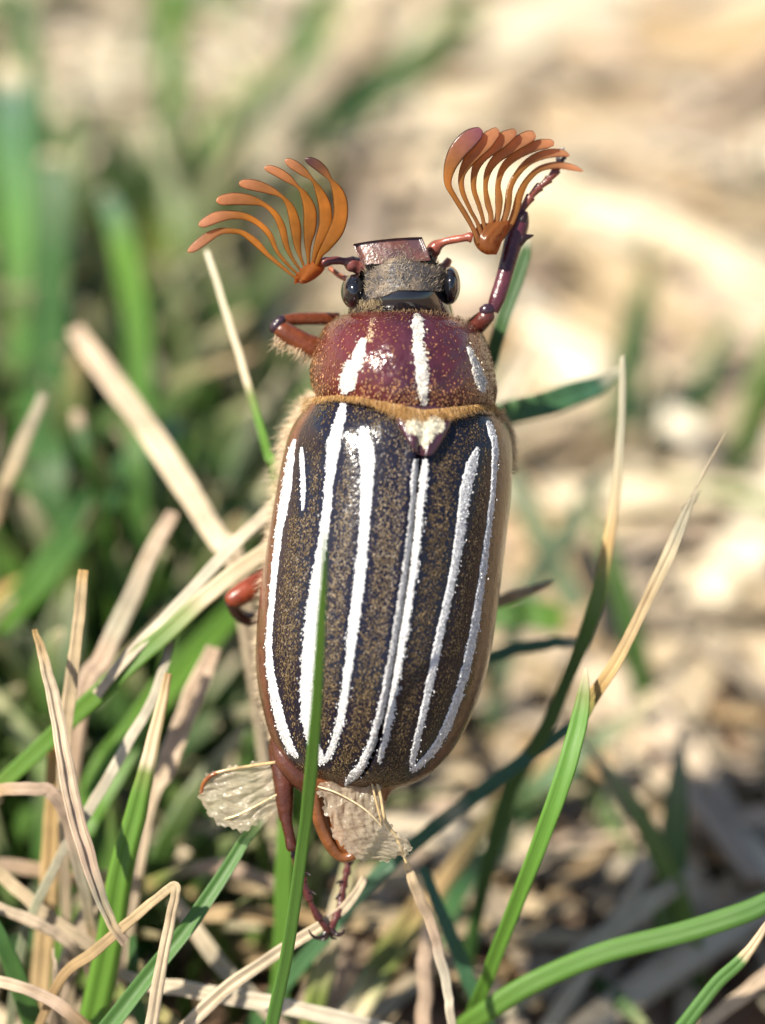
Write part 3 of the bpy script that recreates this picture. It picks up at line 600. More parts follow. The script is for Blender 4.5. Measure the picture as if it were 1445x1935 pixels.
STRIPES_L = [
    [(557, 830, 5), (551, 855, 12), (546, 890, 14), (541, 925, 18), (534, 965, 17), (528, 1000, 14), (521, 1060, 12), (515, 1120, 11), (509, 1200, 11), (509, 1250, 13), (518, 1309, 17), (530, 1362, 19), (547, 1410, 15), (561, 1429, 7)],
    [(570, 845, 4), (571, 870, 8), (573, 905, 9), (573, 940, 7), (573, 962, 3)],
    [(650, 762, 10), (644, 785, 18), (637, 812, 22), (630, 840, 26), (627, 872, 22), (622, 915, 15), (618, 960, 16), (613, 1005, 17), (602, 1080, 22), (592, 1150, 25), (586, 1210, 26), (580, 1309, 27), (582, 1362, 25), (592, 1405, 20), (603, 1428, 18), (609, 1442, 10)],
    [(684, 806, 8), (690, 835, 26), (694, 870, 29), (693, 920, 24), (688, 1000, 20), (681, 1080, 21), (673, 1145, 21), (666, 1201, 19), (655, 1287, 15), (643, 1362, 14), (630, 1405, 13), (618, 1432, 10), (612, 1440, 7)],
    [(785, 868, 7), (783, 896, 13), (780, 950, 11), (775, 1000, 11), (768, 1062, 12), (754, 1155, 13), (739, 1245, 13), (723, 1325, 13), (705, 1395, 13), (686, 1440, 15), (665, 1471, 17), (653, 1486, 12)],
]
STRIPES_R = [
    [(804, 868, 8), (802, 896, 14), (795, 950, 13), (790, 1000, 13), (784, 1062, 14), (777, 1112, 13), (763, 1195, 14), (749, 1275, 14), (737, 1345, 14), (727, 1400, 11), (716, 1440, 8)],
    [(902, 845, 4), (895, 868, 18), (884, 905, 22), (876, 950, 19), (870, 1000, 18), (860, 1062, 15), (849, 1118, 14), (830, 1201, 14), (813, 1287, 14), (796, 1362, 12), (783, 1418, 12), (777, 1448, 9)],
    [(920, 795, 6), (928, 815, 12), (935, 846, 12), (933, 890, 10), (931, 925, 9), (925, 980, 10), (917, 1041, 11), (907, 1114, 13), (893, 1201, 16), (873, 1287, 16), (848, 1362, 16), (820, 1415, 14), (795, 1442, 11), (778, 1456, 8)],
]
def stripe_pts(st, n=80):
    a = cr(st, n)
    return a
ALL_ST = [stripe_pts(s) for s in STRIPES_L + STRIPES_R]

def stripe_dist(px, py):
    """signed gap in pixels to the nearest stripe edge, negative inside"""
    best = np.full(px.shape, 1e9)
    for a in ALL_ST:
        for q in a[::1]:
            best = np.minimum(best, np.hypot(px - q[0], py - q[1]) - q[2] / 2)
    return best

def relief(px, py):
    r = bumpf(px, py, 608, 815, 32, 34, 0.035) + bumpf(px, py, 655, 850, 26, 60, 0.012) + bumpf(px, py, 940, 830, 18, 40, 0.02)
    r = r - bumpf(px, py, 585, 900, 18, 80, 0.012)
    return r

NP = 56
def wing_case(side):
    if side < 0:
        lo = np.full(NS, -math.radians(112)); hi = phS - 0.006
    else:
        lo = phS + 0.006; hi = np.full(NS, math.radians(112))
    f = np.linspace(0, 1, NP)
    ph = lo[:, None] * (1 - f) + hi[:, None] * f
    px, py, h = loft(rows, NS, ph, 0.92)
    h = h + relief(px, py)
    dsut = np.abs(ph - phS[:, None])
    h = h - 0.035 * np.exp(-(dsut / 0.02) ** 2)              # the edges roll down into the suture
    h = h + 0.010 * np.exp(-((dsut - 0.07) / 0.05) ** 2)
    # apex and shoulder round off
    s = np.linspace(0, 1, NS)[:, None]
    h = h - 0.06 * np.exp(-((s) / 0.03) ** 2)
    g = loc(px, py, h)
    # colour: blue black disc, mahogany rim and apex
    lat = np.clip((np.abs(ph) - (1.10 if side < 0 else 1.0)) / 0.12, 0, 1)
    apx = np.clip((s - 0.91) / 0.07, 0, 1)
    mix = np.maximum(lat, apx * 0.8)[..., None]
    disc = np.array((0.009, 0.008, 0.016))
    rim = np.array((0.13, 0.05, 0.028)) if side < 0 else np.array((0.12, 0.062, 0.03))
    c = disc * (1 - mix) + rim * mix
    return g, c, ph

def bvh_of(g, closed=False):
    a, b = g.shape[:2]
    f = [(i * b + j, i * b + (j + 1) % b, (i + 1) * b + (j + 1) % b, (i + 1) * b + j) for i in range(a - 1) for j in range(b if closed else b - 1)]
    return BVHTree.FromPolygons([Vector(v) for v in g.reshape(-1, 3)], f)

def drop(tree, px, py):
    """the point of a body surface seen at a pixel, with its normal"""
    o = Vector((0, 0, D)); q = Vector(loc(px, py, 0.0)); d = (q - o).normalized()
    hit, n, i, dist = tree.ray_cast(o, d)
    if hit is None: return None
    n = np.array(n)
    if n[2] < 0: n = -n
    return np.array(hit), n

def stripe_mesh(tree, st, seed, raise_=0.004, jag=0.16, col=(0.6, 0.6, 0.6), step=3.0):
    a = cr(st, 200)
    ln = np.concatenate([[0], np.cumsum(np.hypot(*np.diff(a[:, :2], axis=0).T))])
    n = max(10, int(ln[-1] / step))
    a = np.stack([np.interp(np.linspace(0, ln[-1], n), ln, a[:, k]) for k in range(3)], -1)
    T = nrm(np.gradient(a[:, :2], axis=0)); B = np.stack([-T[:, 1], T[:, 0]], -1)
    r = np.random.default_rng(seed)
    prof = [(-1.0, -0.004), (-0.9, 0.8), (-0.35, 1.0), (0.35, 1.0), (0.9, 0.8), (1.0, -0.004)]
    t = np.linspace(0, 1, n) * ln[-1] / 10
    eL = 1 + jag * (wob(t, seed, 1.2) * 0.6 + r.normal(0, 0.55, n)); eR = 1 + jag * (wob(t, seed + 1, 1.2) * 0.6 + r.normal(0, 0.55, n))
    g = np.zeros((n, 6, 3)); ok = np.ones(n, bool)
    for i in range(n):
        for j, (x, z) in enumerate(prof):
            wd = a[i, 2] / 2 * (eL[i] if x < 0 else eR[i])
            for sh in (1.0, 0.75, 0.5, 0.25, 0.0, -0.3):
                res = drop(tree, a[i, 0] + B[i, 0] * x * wd * sh, a[i, 1] + B[i, 1] * x * wd * sh)
                if res is not None: break
            if res is None: ok[i] = False; break
            g[i, j] = res[0] + res[1] * (raise_ * z if z > 0 else -0.004)
    g = g[ok]
    mb = MB()
    mb.grid(g, np.asarray(col) * r.uniform(0.93, 1.03, (len(g), 6, 1)))
    # loose white scales lying on the band
    return mb, g

def surf_sample(g, n, seed):
    """random points of a grid surface: position, normal, lengthwise tangent, (row, column) as 0..1"""
    r = np.random.default_rng(seed)
    a, b = g.shape[:2]
    p00, p01, p10, p11 = g[:-1, :-1], g[:-1, 1:], g[1:, :-1], g[1:, 1:]
    ar = np.linalg.norm(np.cross(p01 - p00, p10 - p00), axis=-1)
    idx = r.choice(ar.size, n, p=(ar / ar.sum()).ravel())
    i, j = idx // (b - 1), idx % (b - 1)
    u, v = r.uniform(size=(n, 1)), r.uniform(size=(n, 1))
    pos = (p00[i, j] * (1 - u) + p10[i, j] * u) * (1 - v) + (p01[i, j] * (1 - u) + p11[i, j] * u) * v
    tl = nrm(p10[i, j] - p00[i, j]); tc = p01[i, j] - p00[i, j]
    nn = nrm(np.cross(tc, tl))
    cen = g.reshape(-1, 3).mean(0) - np.array([0, 0, 0.3])
    nn = np.where((nn * (pos - cen)).sum(-1, keepdims=True) < 0, -nn, nn)
    return pos, nn, tl, (i + u[:, 0]) / (a - 1), (j + v[:, 0]) / (b - 1)

def scales(pos, nn, tl, length, width, lift, jitter, cols, seed):
    """flat kite shaped scales lying along tl"""
    r = np.random.default_rng(seed)
    n = len(pos)
    side = nrm(np.cross(nn, tl))
    th = r.normal(0, jitter, (n, 1))
    d = tl * np.cos(th) + side * np.sin(th)
    sd = nrm(np.cross(nn, d))
    L = length * r.uniform(0.7, 1.3, (n, 1)); W = width * r.uniform(0.7, 1.3, (n, 1))
    lf = lift * r.uniform(0.4, 1.6, (n, 1)); rl = r.normal(0, 0.25, (n, 1)) * W
    p0 = pos + nn * 0.001
    p1 = pos + d * L * 0.4 + sd * W + nn * (lf * 0.5 + rl + 0.001)
    p2 = pos + d * L + nn * lf
    p3 = pos + d * L * 0.4 - sd * W + nn * (lf * 0.5 - rl + 0.001)
    v = np.stack([p0, p1, p2, p3], 1).reshape(-1, 3)
    k = np.arange(n)[:, None] * 4
    c = np.asarray(cols, float)
    if c.ndim == 1: c = np.tile(c, (n, 1))
    c = c * r.uniform(0.6, 1.25, (n, 1))
    mb = MB()
    mb.add(v, k + np.array([[0, 1, 2, 3]]), np.repeat(c, 4, 0))
    return mb

def hairs(pos, dirs, length, width, col, seed, curl=0.3, droop=(0, 0, -0.2)):
    r = np.random.default_rng(seed)
    n = len(pos)
    d = nrm(dirs + r.normal(0, 0.22, (n, 3)))
    L = length * r.uniform(0.5, 1.25, (n, 1))
    s = nrm(np.cross(d, r.normal(size=(n, 3))))
    q1 = pos + d * L * 0.5
    q2 = q1 + nrm(d + np.asarray(droop) + r.normal(0, curl, (n, 3))) * L * 0.5
    v = np.stack([pos - s * width, pos + s * width, q1 + s * width * 0.75, q1 - s * width * 0.75, q2], 1).reshape(-1, 3)
    k = np.arange(n) * 5
    f = np.stack([k, k + 1, k + 2, k + 3], -1).tolist() + np.stack([k + 3, k + 2, k + 4], -1).tolist()
    c = np.asarray(col, float)[None] * r.uniform(0.7, 1.2, (n, 1))
    mb = MB()
    mb.add(v, f, np.repeat(c, 5, 0))
    return mb

# ---- abdomen and tail plate under the wing cases
def build_abdomen():
    st = [(l[0] + 10, l[1] + 4, r[0] - 10, r[1] + 4, h * 0.86, 0.40, -0.03, 0) for l, r, h in zip(EL, ER, EH)][:-1]
    st += [(560, 1478, 745, 1492, 0.22, 0.3, -0.03, 0), (586, 1515, 728, 1520, 0.17, 0.24, -0.03, 0), (598, 1560, 712, 1565, 0.14, 0.18, -0.03, 0), (618, 1600, 694, 1602, 0.11, 0.12, -0.03, 4), (640, 1618, 672, 1620, 0.06, 0.06, -0.03, 6)]
    px, py, h = loft(st, 90, np.linspace(0, 2 * math.pi, 48, endpoint=False))
    g = loc(px, py, h)
    c = np.array((0.16, 0.055, 0.018)) * np.ones((90, 48, 1))
    mb = MB(); mb.grid(g, c, closed=True); mb.cap(g[-1], (0.22, 0.085, 0.03)); mb.cap(g[0][::-1], (0.22, 0.085, 0.03))
    ab = part('abdomen', mb, M['amber'], label='glossy amber brown abdomen ending in a pointed tail plate')
    # the raised rim round the tail plate
    rim = cr([(590, 1492, 0.16), (600, 1545, 0.13), (618, 1590, 0.10), (640, 1617, 0.07), (662, 1619, 0.07), (685, 1600, 0.09)], 40)
    mb = MB(); sweep(mb, loc(rim[:, 0], rim[:, 1], rim[:, 2]), np.linspace(0.030, 0.022, 40), 0.026, (0.17, 0.058, 0.016), (0, 0, 1), n=10)
    part('tail_rim', mb, M['amber'], ab)
build_abdomen()

# ---- wing cases with their stripes and scales
trees = []
def build_wing_cases():
    for side, stripes in ((-1, STRIPES_L), (1, STRIPES_R)):
        g, c, ph = wing_case(side)
        mb = MB(); mb.grid(g, c)
        wc = part('wing_case', mb, M['cuticle'])
        tree = bvh_of(g); trees.append(tree)
        for k, st in enumerate(stripes):
            sutural = (side < 0 and k == 4) or (side > 0 and k == 0)
            colr = (0.50, 0.49, 0.48) if sutural else (0.60, 0.60, 0.60)
            m2, gg = stripe_mesh(tree, st, 50 + k * 7 + side, jag=0.3 if sutural else 0.15, col=colr)
            p, nn, tl, a, b = surf_sample(gg[:, 1:5], int(len(gg) * 9), 300 + k + side)
            sm = scales(p, nn, tl, 0.011, 0.0034, 0.0016, 0.4, np.array((0.66, 0.66, 0.66)), 21 + k)
            # single scales strewn along the band's two edges
            pe = np.vstack([gg[:, 0], gg[:, 5]]) + rng.normal(0, 0.006, (len(gg) * 2, 3)) * np.array([1, 1, 0])
            ne = np.tile(np.array([[0, 0, 1.0]]), (len(pe), 1)); te = np.tile(nrm(gg[-1, 2] - gg[0, 2])[None], (len(pe), 1))
            se = scales(pe, ne, te, 0.010, 0.003, 0.004, 0.5, np.array((0.70, 0.70, 0.69)), 81 + k)
            for q in (sm, se): m2.add(q.v[0], q.f, q.c[0])
            part('white_stripe', m2, M['white'], wc)
        # tan scales over the disc
        n = 46000 if side < 0 else 36000
        p, nn, tl, a, b = surf_sample(g, n, 5 + side)
        X, Y = proj(p)
        gap = stripe_dist(X, Y)
        r = np.random.default_rng(77 + side)
        phv = np.abs(np.interp(0, [0], [0]) + (ph[np.clip((a * (NS - 1)).astype(int), 0, NS - 1), np.clip((b * (NP - 1)).astype(int), 0, NP - 1)]))
        keep = gap > r.uniform(4, 18, n)
        keep &= phv < r.uniform(1.02, 1.14, n)
        keep &= (nn[:, 2] > -0.3)
        clump = 0.5 + 0.5 * np.sin(X * 0.11 + 1.7 * np.sin(Y * 0.05)) * np.sin(Y * 0.09 + 2 * np.sin(X * 0.06))
        fine = 0.5 + 0.5 * np.sin(X * 0.55 + 2.1 * np.sin(Y * 0.3)) * np.sin(Y * 0.48 + 2.3 * np.sin(X * 0.27))
        keep &= r.uniform(size=n) < 0.62 + 0.26 * clump + 0.10 * fine
        bare = np.exp(-((X - 588) / 28) ** 2 - ((Y - 805) / 45) ** 2) * 0.95 + np.exp(-((X - 735) / 45) ** 2 - ((Y - 860) / 70) ** 2) * 0.45 + np.exp(-((X - 860) / 30) ** 2 - ((Y - 815) / 40) ** 2) * 0.4
        bare = bare + 0.45 * np.exp(-((X - 690) / 110) ** 2 - ((Y - 850) / 120) ** 2) + 0.25 * np.exp(-((X - 870) / 60) ** 2 - ((Y - 830) / 80) ** 2)
        keep &= r.uniform(size=n) > bare
        d = np.abs(np.arcsin(0) + 0)
        cols = np.where(r.uniform(size=(n, 1)) < 0.75, np.array([[0.105, 0.070, 0.030]]), np.array([[0.215, 0.152, 0.075]]))
        sm = scales(p[keep], nn[keep], tl[keep], 0.0115, 0.0025, 0.0024, 0.35, cols[keep], 9)
        part('scale_cover', sm, M['scale'], wc, kind='stuff')
build_wing_cases()

# ---- pronotum
PRO = [(640, 596, 888, 606, 0.36, 0.30, -0.02, -14), (612, 620, 910, 630, 0.47, 0.36, -0.02, -6), (595, 660, 926, 668, 0.545, 0.40, -0.02, 0), (587, 702, 935, 710, 0.57, 0.42, -0.02, 6), (591, 732, 938, 742, 0.56, 0.42, -0.02, 12), (602, 752, 932, 768, 0.53, 0.42, -0.02, 16)]
def build_pronotum():
    n1, n2 = 64, 96
    px, py, h = loft(PRO, n1, np.linspace(-math.pi, math.pi, n2, endpoint=False), 0.85)
    top = (np.abs(np.linspace(-math.pi, math.pi, n2, endpoint=False)) < 1.5)[None]
    rel = -bumpf(px, py, 655, 640, 26, 20, 0.014) + bumpf(px, py, 700, 700, 50, 40, 0.012) - bumpf(px, py, 800, 760, 60, 16, 0.012) + 0.004 * np.sin(px * 0.13 + py * 0.05) * np.sin(py * 0.11)
    s = np.linspace(0, 1, n1)[:, None]
    h = h + rel * top - 0.05 * np.exp(-(s / 0.04) ** 2) * top - 0.035 * np.exp(-((1 - s) / 0.03) ** 2) * top
    g = loc(px, py, h)
    c0, c1, c2 = np.array((0.085, 0.013, 0.012)), np.array((0.045, 0.013, 0.024)), np.array((0.11, 0.045, 0.022))
    k1 = np.clip(np.abs(px - 790) / 110, 0, 1)[..., None]
    c = c1 * (1 - k1) + c0 * k1  # purple middle: the sky's reflection put into the shield's colour
    k2 = np.clip((np.abs(np.linspace(-math.pi, math.pi, n2, endpoint=False)) - 1.1) / 0.4, 0, 1)[None, :, None]
    c = c * (1 - k2) + c2 * k2
    mb = MB(); mb.grid(g, c, closed=True); mb.cap(g[0][::-1], c0); mb.cap(g[-1], c0)
    pr = part('pronotum', mb, M['pronotum'], label='glossy dark red shield with three white lengthwise stripes')
    tree = bvh_of(g, True)
    ST3 = [[(787, 594, 14), (789, 612, 22), (790, 650, 20), (794, 690, 21), (798, 725, 19), (801, 750, 14), (803, 769, 7)],
           [(689, 640, 8), (682, 658, 20), (672, 684, 28), (662, 708, 33), (655, 728, 30), (651, 741, 12)],
           [(884, 655, 5), (892, 675, 12), (900, 698, 17), (908, 722, 20), (911, 738, 12)]]
    sp = [cr(s_, 40) for s_ in ST3]
    for k, st in enumerate(ST3):
        m2, gg = stripe_mesh(tree, st, 500 + k * 3, jag=0.28, col=(0.60, 0.57, 0.52))
        p, nn, tl, a, b = surf_sample(gg[:, 1:5], int(len(gg) * 10), 600 + k)
        q = scales(p, nn, tl, 0.014, 0.0036, 0.0025, 0.5, np.array((0.64, 0.61, 0.55)), 61 + k)
        pe = np.vstack([gg[:, 0], gg[:, 5]]) + rng.normal(0, 0.009, (len(gg) * 2, 3)) * np.array([1, 1, 0.2])
        qe = scales(pe, np.tile(np.array([[0, 0, 1.0]]), (len(pe), 1)), np.tile(nrm(gg[-1, 2] - gg[0, 2])[None], (len(pe), 1)), 0.013, 0.0035, 0.005, 0.5, np.array((0.58, 0.5, 0.38)), 91 + k)
        for z in (q, qe): m2.add(z.v[0], z.f, z.c[0])
        part('white_stripe', m2, M['white'], pr)
    # small orange scales in the punctures, thicker towards the rear edge and the sides
    p, nn, tl, a, b = surf_sample(g[:, 20:77], 13000, 31)
    X, Y = proj(p)
    r = np.random.default_rng(5)
    gap = np.full(len(p), 1e9)
    for s_ in sp:
        for q in s_: gap = np.minimum(gap, np.hypot(X - q[0], Y - q[1]) - q[2] / 2)
    dens = 0.10 + 0.55 * np.clip((Y - 690) / 70, 0, 1) ** 1.3 + 0.35 * np.clip((620 - X) / 30, 0, 1) + 0.5 * np.clip((X - 880) / 40, 0, 1) + 0.12 * np.clip((640 - Y) / 40, 0, 1)
    dens *= 0.5 + 0.5 * (np.sin(X * 0.3 + Y * 0.2) * np.sin(Y * 0.34 - X * 0.1) > -0.3)
    keep = (gap > 3) & (r.uniform(size=len(p)) < dens)
    q = scales(p[keep], nn[keep], tl[keep], 0.012, 0.0026, 0.004, 0.35, np.array((0.38, 0.18, 0.075)), 15)
    part('scale_cover', q, M['scale'], pr, kind='stuff')
    # faint line of tan scales above the side stripe
    y = r.uniform(598, 645, 120); x = 705 - (y - 598) * 0.16 + r.normal(0, 3.2, 120)
    hit = [drop(tree, xx, yy) for xx, yy in zip(x, y)]
    hp = np.array([h_[0] for h_ in hit if h_]); hn = np.array([h_[1] for h_ in hit if h_])
    q = scales(hp, hn, np.tile(np.array([[0.05, -1, 0]]), (len(hp), 1)), 0.018, 0.004, 0.006, 0.4, np.array((0.48, 0.34, 0.2)), 16)
    part('tan_line', q, M['scale'], pr, kind='stuff')
    # hind border fringe: golden wool lying over the base of the wing cases
    n = 5200
    x = np.concatenate([r.uniform(592, 936, 3000), r.normal(800, 42, 2200)]).clip(592, 936)
    edge = np.interp(x, [588, 602, 640, 680, 740, 800, 850, 900, 932, 945], [752, 752, 750, 753, 765, 778, 773, 768, 768, 775])
    wide = np.interp(x, [588, 620, 680, 730, 770, 800, 850, 900, 940], [10, 4, 3, 7, 13, 12, 8, 6, 10])
    y = edge - 4 + r.uniform(0, 1, n) * wide
    z = np.interp(x, [588, 620, 680, 765, 850, 900, 930, 945], [0.16, 0.36, 0.50, 0.57, 0.51, 0.38, 0.24, 0.12])
    pos = loc(x, y, z - 0.02)
    dr = np.stack([(x - 765) / 900, -np.ones(n) * 0.9, 0.12 + 0 * x], -1)
    q = hairs(pos, dr, np.interp(x, [600, 700, 760, 840, 900], [0.03, 0.035, 0.068, 0.062, 0.035])[:, None], 0.0014, (0.50, 0.30, 0.11), 41, curl=0.6)
    part('hair_fringe', q, M['hair'], pr, kind='stuff')
    # front border fringe, behind the head
    n = 500
    x = r.uniform(650, 890, n)
    y = np.interp(x, [650, 700, 765, 830, 890], [596, 592, 588, 592, 606]) + r.uniform(-3, 5, n)
    z = np.interp(x, [650, 700, 765, 830, 890], [0.14, 0.27, 0.33, 0.27, 0.12])
    q = hairs(loc(x, y, z), np.stack([(x - 765) / 500, np.ones(n), 0.35 + 0 * x], -1), 0.014, 0.0014, (0.30, 0.19, 0.10), 43)
    part('hair_fringe', q, M['hair'], pr, kind='stuff')
build_pronotum()

# ---- scutellum: rounded triangle between the wing cases
def build_scutellum():
    rows_ = [(738, 768, 876, 766), (746, 796, 860, 790), (757, 816, 850, 812), (768, 834, 839, 831), (780, 850, 828, 848), (788, 858, 820, 857), (797, 863, 812, 863)]
    a = cr(rows_, 34)
    n = 28
    t = np.linspace(-1, 1, n)
    px = (a[:, 0] + a[:, 2])[:, None] / 2 + t * (a[:, 2] - a[:, 0])[:, None] / 2
    py = (a[:, 1] + a[:, 3])[:, None] / 2 + t * (a[:, 3] - a[:, 1])[:, None] / 2
    g = np.zeros((34, n, 3))
    for i in range(34):
        for j in range(n):
            res = None
            for tr in trees:
                res = drop(tr, px[i, j], py[i, j])
                if res: break
            if res is None: res = (loc(px[i, j], py[i, j], 0.5), np.array([0, 0, 1.0]))
            g[i, j] = res[0]
    s = np.linspace(0, 1, 34)[:, None]
    edge = np.minimum(1 - np.abs(t)[None], (1 - s) * 1.6)
    lift = 0.042 * np.clip(edge / 0.12, 0, 1) ** 0.6 - 0.02 * (edge < 0.02)
    zz = g[..., 2].copy()
    for _ in range(6): zz[:, 1:-1] = (zz[:, :-2] + 2 * zz[:, 1:-1] + zz[:, 2:]) / 4
    g[..., 2] = zz + lift + 0.012 * (1 - t[None] ** 2) * (1 - s)
    mb = MB(); mb.grid(g, (0.05, 0.018, 0.026))
    sc = part('scutellum', mb, M['pronotum'])
    tree = bvh_of(g)
    r = np.random.default_rng(8)
    x = r.uniform(755, 850, 6000); y = r.uniform(775, 850, 6000)
    inside = np.hypot((x - 787) / 19, (y - 800) / 18) < 1
    inside |= np.hypot((x - 819) / 19, (y - 800) / 16) < 1
    inside |= (np.abs(x - 803) < (845 - y) * 0.58) & (y > 800)
    inside &= r.uniform(size=6000) < 0.6
    hit = [drop(tree, xx, yy) for xx, yy in zip(x[inside], y[inside])]
    hp = np.array([h_[0] for h_ in hit if h_]); hn = np.array([h_[1] for h_ in hit if h_])
    dn = np.stack([(hp[:, 0] - loc(803, 800, 0.5)[0]) * 1.2, -np.ones(len(hp)), 0.1 * np.ones(len(hp))], -1)
    q = scales(hp, hn, nrm(dn), 0.020, 0.0026, 0.006, 0.45, np.array((0.62, 0.57, 0.43)), 17)
    part('cream_patch', q, M['white'], sc, kind='stuff')
build_scutellum()

# ---- flank wool beside the wing cases
def build_wool():
    r = np.random.default_rng(12)
    n = 2600
    t = r.uniform(0, 1, n) ** 1.3
    e = cr(EL, 200)
    i = (t * 165).astype(int)
    pos = loc(e[i, 0] + r.uniform(4, 20, n), e[i, 1], r.uniform(-0.30, -0.14, n))
    L = np.interp(t, [0, 0.1, 0.35, 0.6, 1], [0.07, 0.125, 0.10, 0.062, 0.05])[:, None]
    dr = np.stack([-np.ones(n), np.interp(t, [0, 0.15, 1], [0.3, -0.35, -0.5]), -0.05 + r.normal(0, 0.15, n)], -1)
    part('flank_wool', hairs(pos, dr, L, 0.0014, (0.74, 0.60, 0.41), 51, droop=(0, -0.3, 0), curl=0.45), M['hair'], kind='stuff', label='pale cream wool fringing the flank')
    n = 1500
    t = r.uniform(0, 1, n); e = cr(ER, 200); i = (t * 60).astype(int)
    pos = loc(e[i, 0] - r.uniform(-1, 12, n), e[i, 1], r.uniform(-0.16, -0.03, n))
    part('flank_wool', hairs(pos, np.stack([np.ones(n), -0.3 * np.ones(n), 0.1 * np.ones(n)], -1), 0.04, 0.0018, (0.5, 0.38, 0.22), 52), M['hair'], kind='stuff')
    # shoulder tufts in the gap between shield and wing cases
    n = 700
    x = np.concatenate([r.uniform(574, 612, 380), r.uniform(925, 952, 320)]); y = np.concatenate([r.uniform(750, 782, 380), r.uniform(768, 798, 320)])
    sg = np.where(x < 700, -1, 1)
    pos = loc(x, y, r.uniform(0.0, 0.14, n))
    part('shoulder_wool', hairs(pos, np.stack([sg * 0.5, -0.4 * np.ones(n), 0.3 * np.ones(n)], -1), 0.045, 0.0014, (0.58, 0.41, 0.20), 53, curl=0.6), M['hair'], kind='stuff')
build_wool()

# ---- head
HD = [(658, 606, 860, 610, 0.26, 0.22, -0.02, 0), (658, 584, 856, 586, 0.34, 0.24, -0.02, -2), (666, 562, 850, 560, 0.37, 0.24, -0.02, -4), (676, 540, 844, 532, 0.34, 0.24, -0.01, -4), (682, 518, 838, 508, 0.29, 0.22, 0.0, -4), (684, 500, 812, 490, 0.25, 0.18, 0.0, -4), (684, 488, 806, 476, 0.22, 0.14, 0.0, 0)]
def build_head():
    n1, n2 = 60, 64
    ph = np.linspace(-math.pi, math.pi, n2, endpoint=False)
    px, py, h = loft(HD, n1, ph, 0.9)
    g = loc(px, py, h)
    mb = MB(); mb.grid(g, (0.012, 0.012, 0.014), closed=True); mb.cap(g[-1], (0.02, 0.015, 0.015))
    hd = part('head', mb, M['black'], label='polished black head dusted with tan hairs')
    tree = bvh_of(g, True)
    # dusty plate of the forehead, a thin crust over the front of the skull
    a = cr([(702, 566, 722, 562), (690, 556, 770, 546), (690, 540, 856, 553), (686, 530, 842, 532), (678, 522, 846, 524), (684, 504, 828, 502), (684, 488, 808, 478)], 40)
    n = 34
    t = np.linspace(-1, 1, n)
    gg = np.zeros((40, n, 3))
    for i in range(40):
        for j in range(n):
            x = (a[i, 0] + a[i, 2]) / 2 + t[j] * (a[i, 2] - a[i, 0]) / 2 + (1.8 * math.sin(i * 1.9) if abs(t[j]) > 0.99 else 0)
            y = (a[i, 1] + a[i, 3]) / 2 + t[j] * (a[i, 3] - a[i, 1]) / 2 + (2 * math.sin(j * 1.3) if i == 0 else 0)
            res = drop(tree, x, y)
            e = min(i, n - 1 - j, j)
            gg[i, j] = (res[0] + res[1] * (-0.003 if e == 0 else 0.008 + 0.003 * math.sin(x * 0.5) * math.sin(y * 0.43))) if res else loc(x, y, 0.2)
    mb = MB(); mb.grid(gg, (0.045, 0.042, 0.045))
    fr = part('forehead', mb, M['dusty'], hd)
    p, nn, tl, u, v = surf_sample(gg, 1900, 71)
    tl = nrm(np.stack([0.6 * np.sin(p[:, 0] * 30), np.ones(len(p)), 0 * p[:, 0]], -1))
    part('dust_hairs', scales(p, nn, tl, 0.019, 0.0015, 0.005, 0.9, np.array((0.30, 0.235, 0.16)), 72), M['hair'], hd, kind='stuff')
    # pale hairs behind each eye and at the neck
    r = np.random.default_rng(14)
    m = 420
    x = r.uniform(655, 722, m); y = r.uniform(570, 592, m)
    hit = [drop(tree, xx, yy) for xx, yy in zip(x, y)]
    hp = np.array([h_[0] for h_ in hit if h_])
    part('neck_hairs', hairs(hp, np.tile(np.array([[0.1, 0.6, 0.7]]), (len(hp), 1)), 0.035, 0.0016, (0.55, 0.44, 0.27), 73), M['hair'], hd, kind='stuff')
    # eyes
    for (x, y, rx, ry, z, rz) in ((669, 551, 25, 33, 0.11, 0.10), (851, 539, 19, 36, 0.10, 0.10)):
        u = np.linspace(0.02, math.pi - 0.02, 26); w = np.linspace(0, 2 * math.pi, 32, endpoint=False)
        U, W = np.meshgrid(u, w, indexing='ij')
        e = np.stack([np.sin(U) * np.cos(W) * rx / S, np.sin(U) * np.sin(W) * ry / S, np.cos(U) * (rz + 0.03)], -1)[::-1] + loc(x, y, z)
        mb = MB(); mb.grid(e, (0.006, 0.006, 0.008), closed=True)
        part('eye', mb, M['black'], hd)
    # shovel shaped front plate with a turned up rim
    q = cr([(684, 500, 814, 492), (678, 486, 808, 474), (671, 472, 802, 460), (667, 461, 797, 448)], 24)
    n = 30
    t = np.linspace(-1, 1, n)
    px = (q[:, 0] + q[:, 2])[:, None] / 2 + t * (q[:, 2] - q[:, 0])[:, None] / 2
    py = (q[:, 1] + q[:, 3])[:, None] / 2 + t * (q[:, 3] - q[:, 1])[:, None] / 2 - 3 * (1 - t ** 2) * np.linspace(0, 1, 24)[:, None]
    s = np.linspace(0, 1, 24)[:, None]
    hgt = 0.235 + 0.02 * (1 - t ** 2) - 0.03 * s + 0.02 * np.clip((s - 0.93) / 0.07, 0, 1) ** 1.5 + 0.02 * np.clip((np.abs(t) - 0.88) / 0.12, 0, 1) ** 1.5 * np.clip(s * 3, 0, 1)
    top = loc(px, py, hgt); bot = loc(px, py, hgt - 0.05)
    ring = np.concatenate([top, bot[:, ::-1]], 1)
    c = np.array((0.12, 0.045, 0.035)) * np.ones((24, 2 * n, 1))
    tt = np.concatenate([t, t[::-1]])[None, :, None]; ss = np.broadcast_to(s[:, :, None], (24, 2 * n, 1))
    patch = np.clip(0.5 + 0.9 * np.sin(tt * 4 + 1.2) * np.cos(ss * 3.0 + tt), 0, 1)
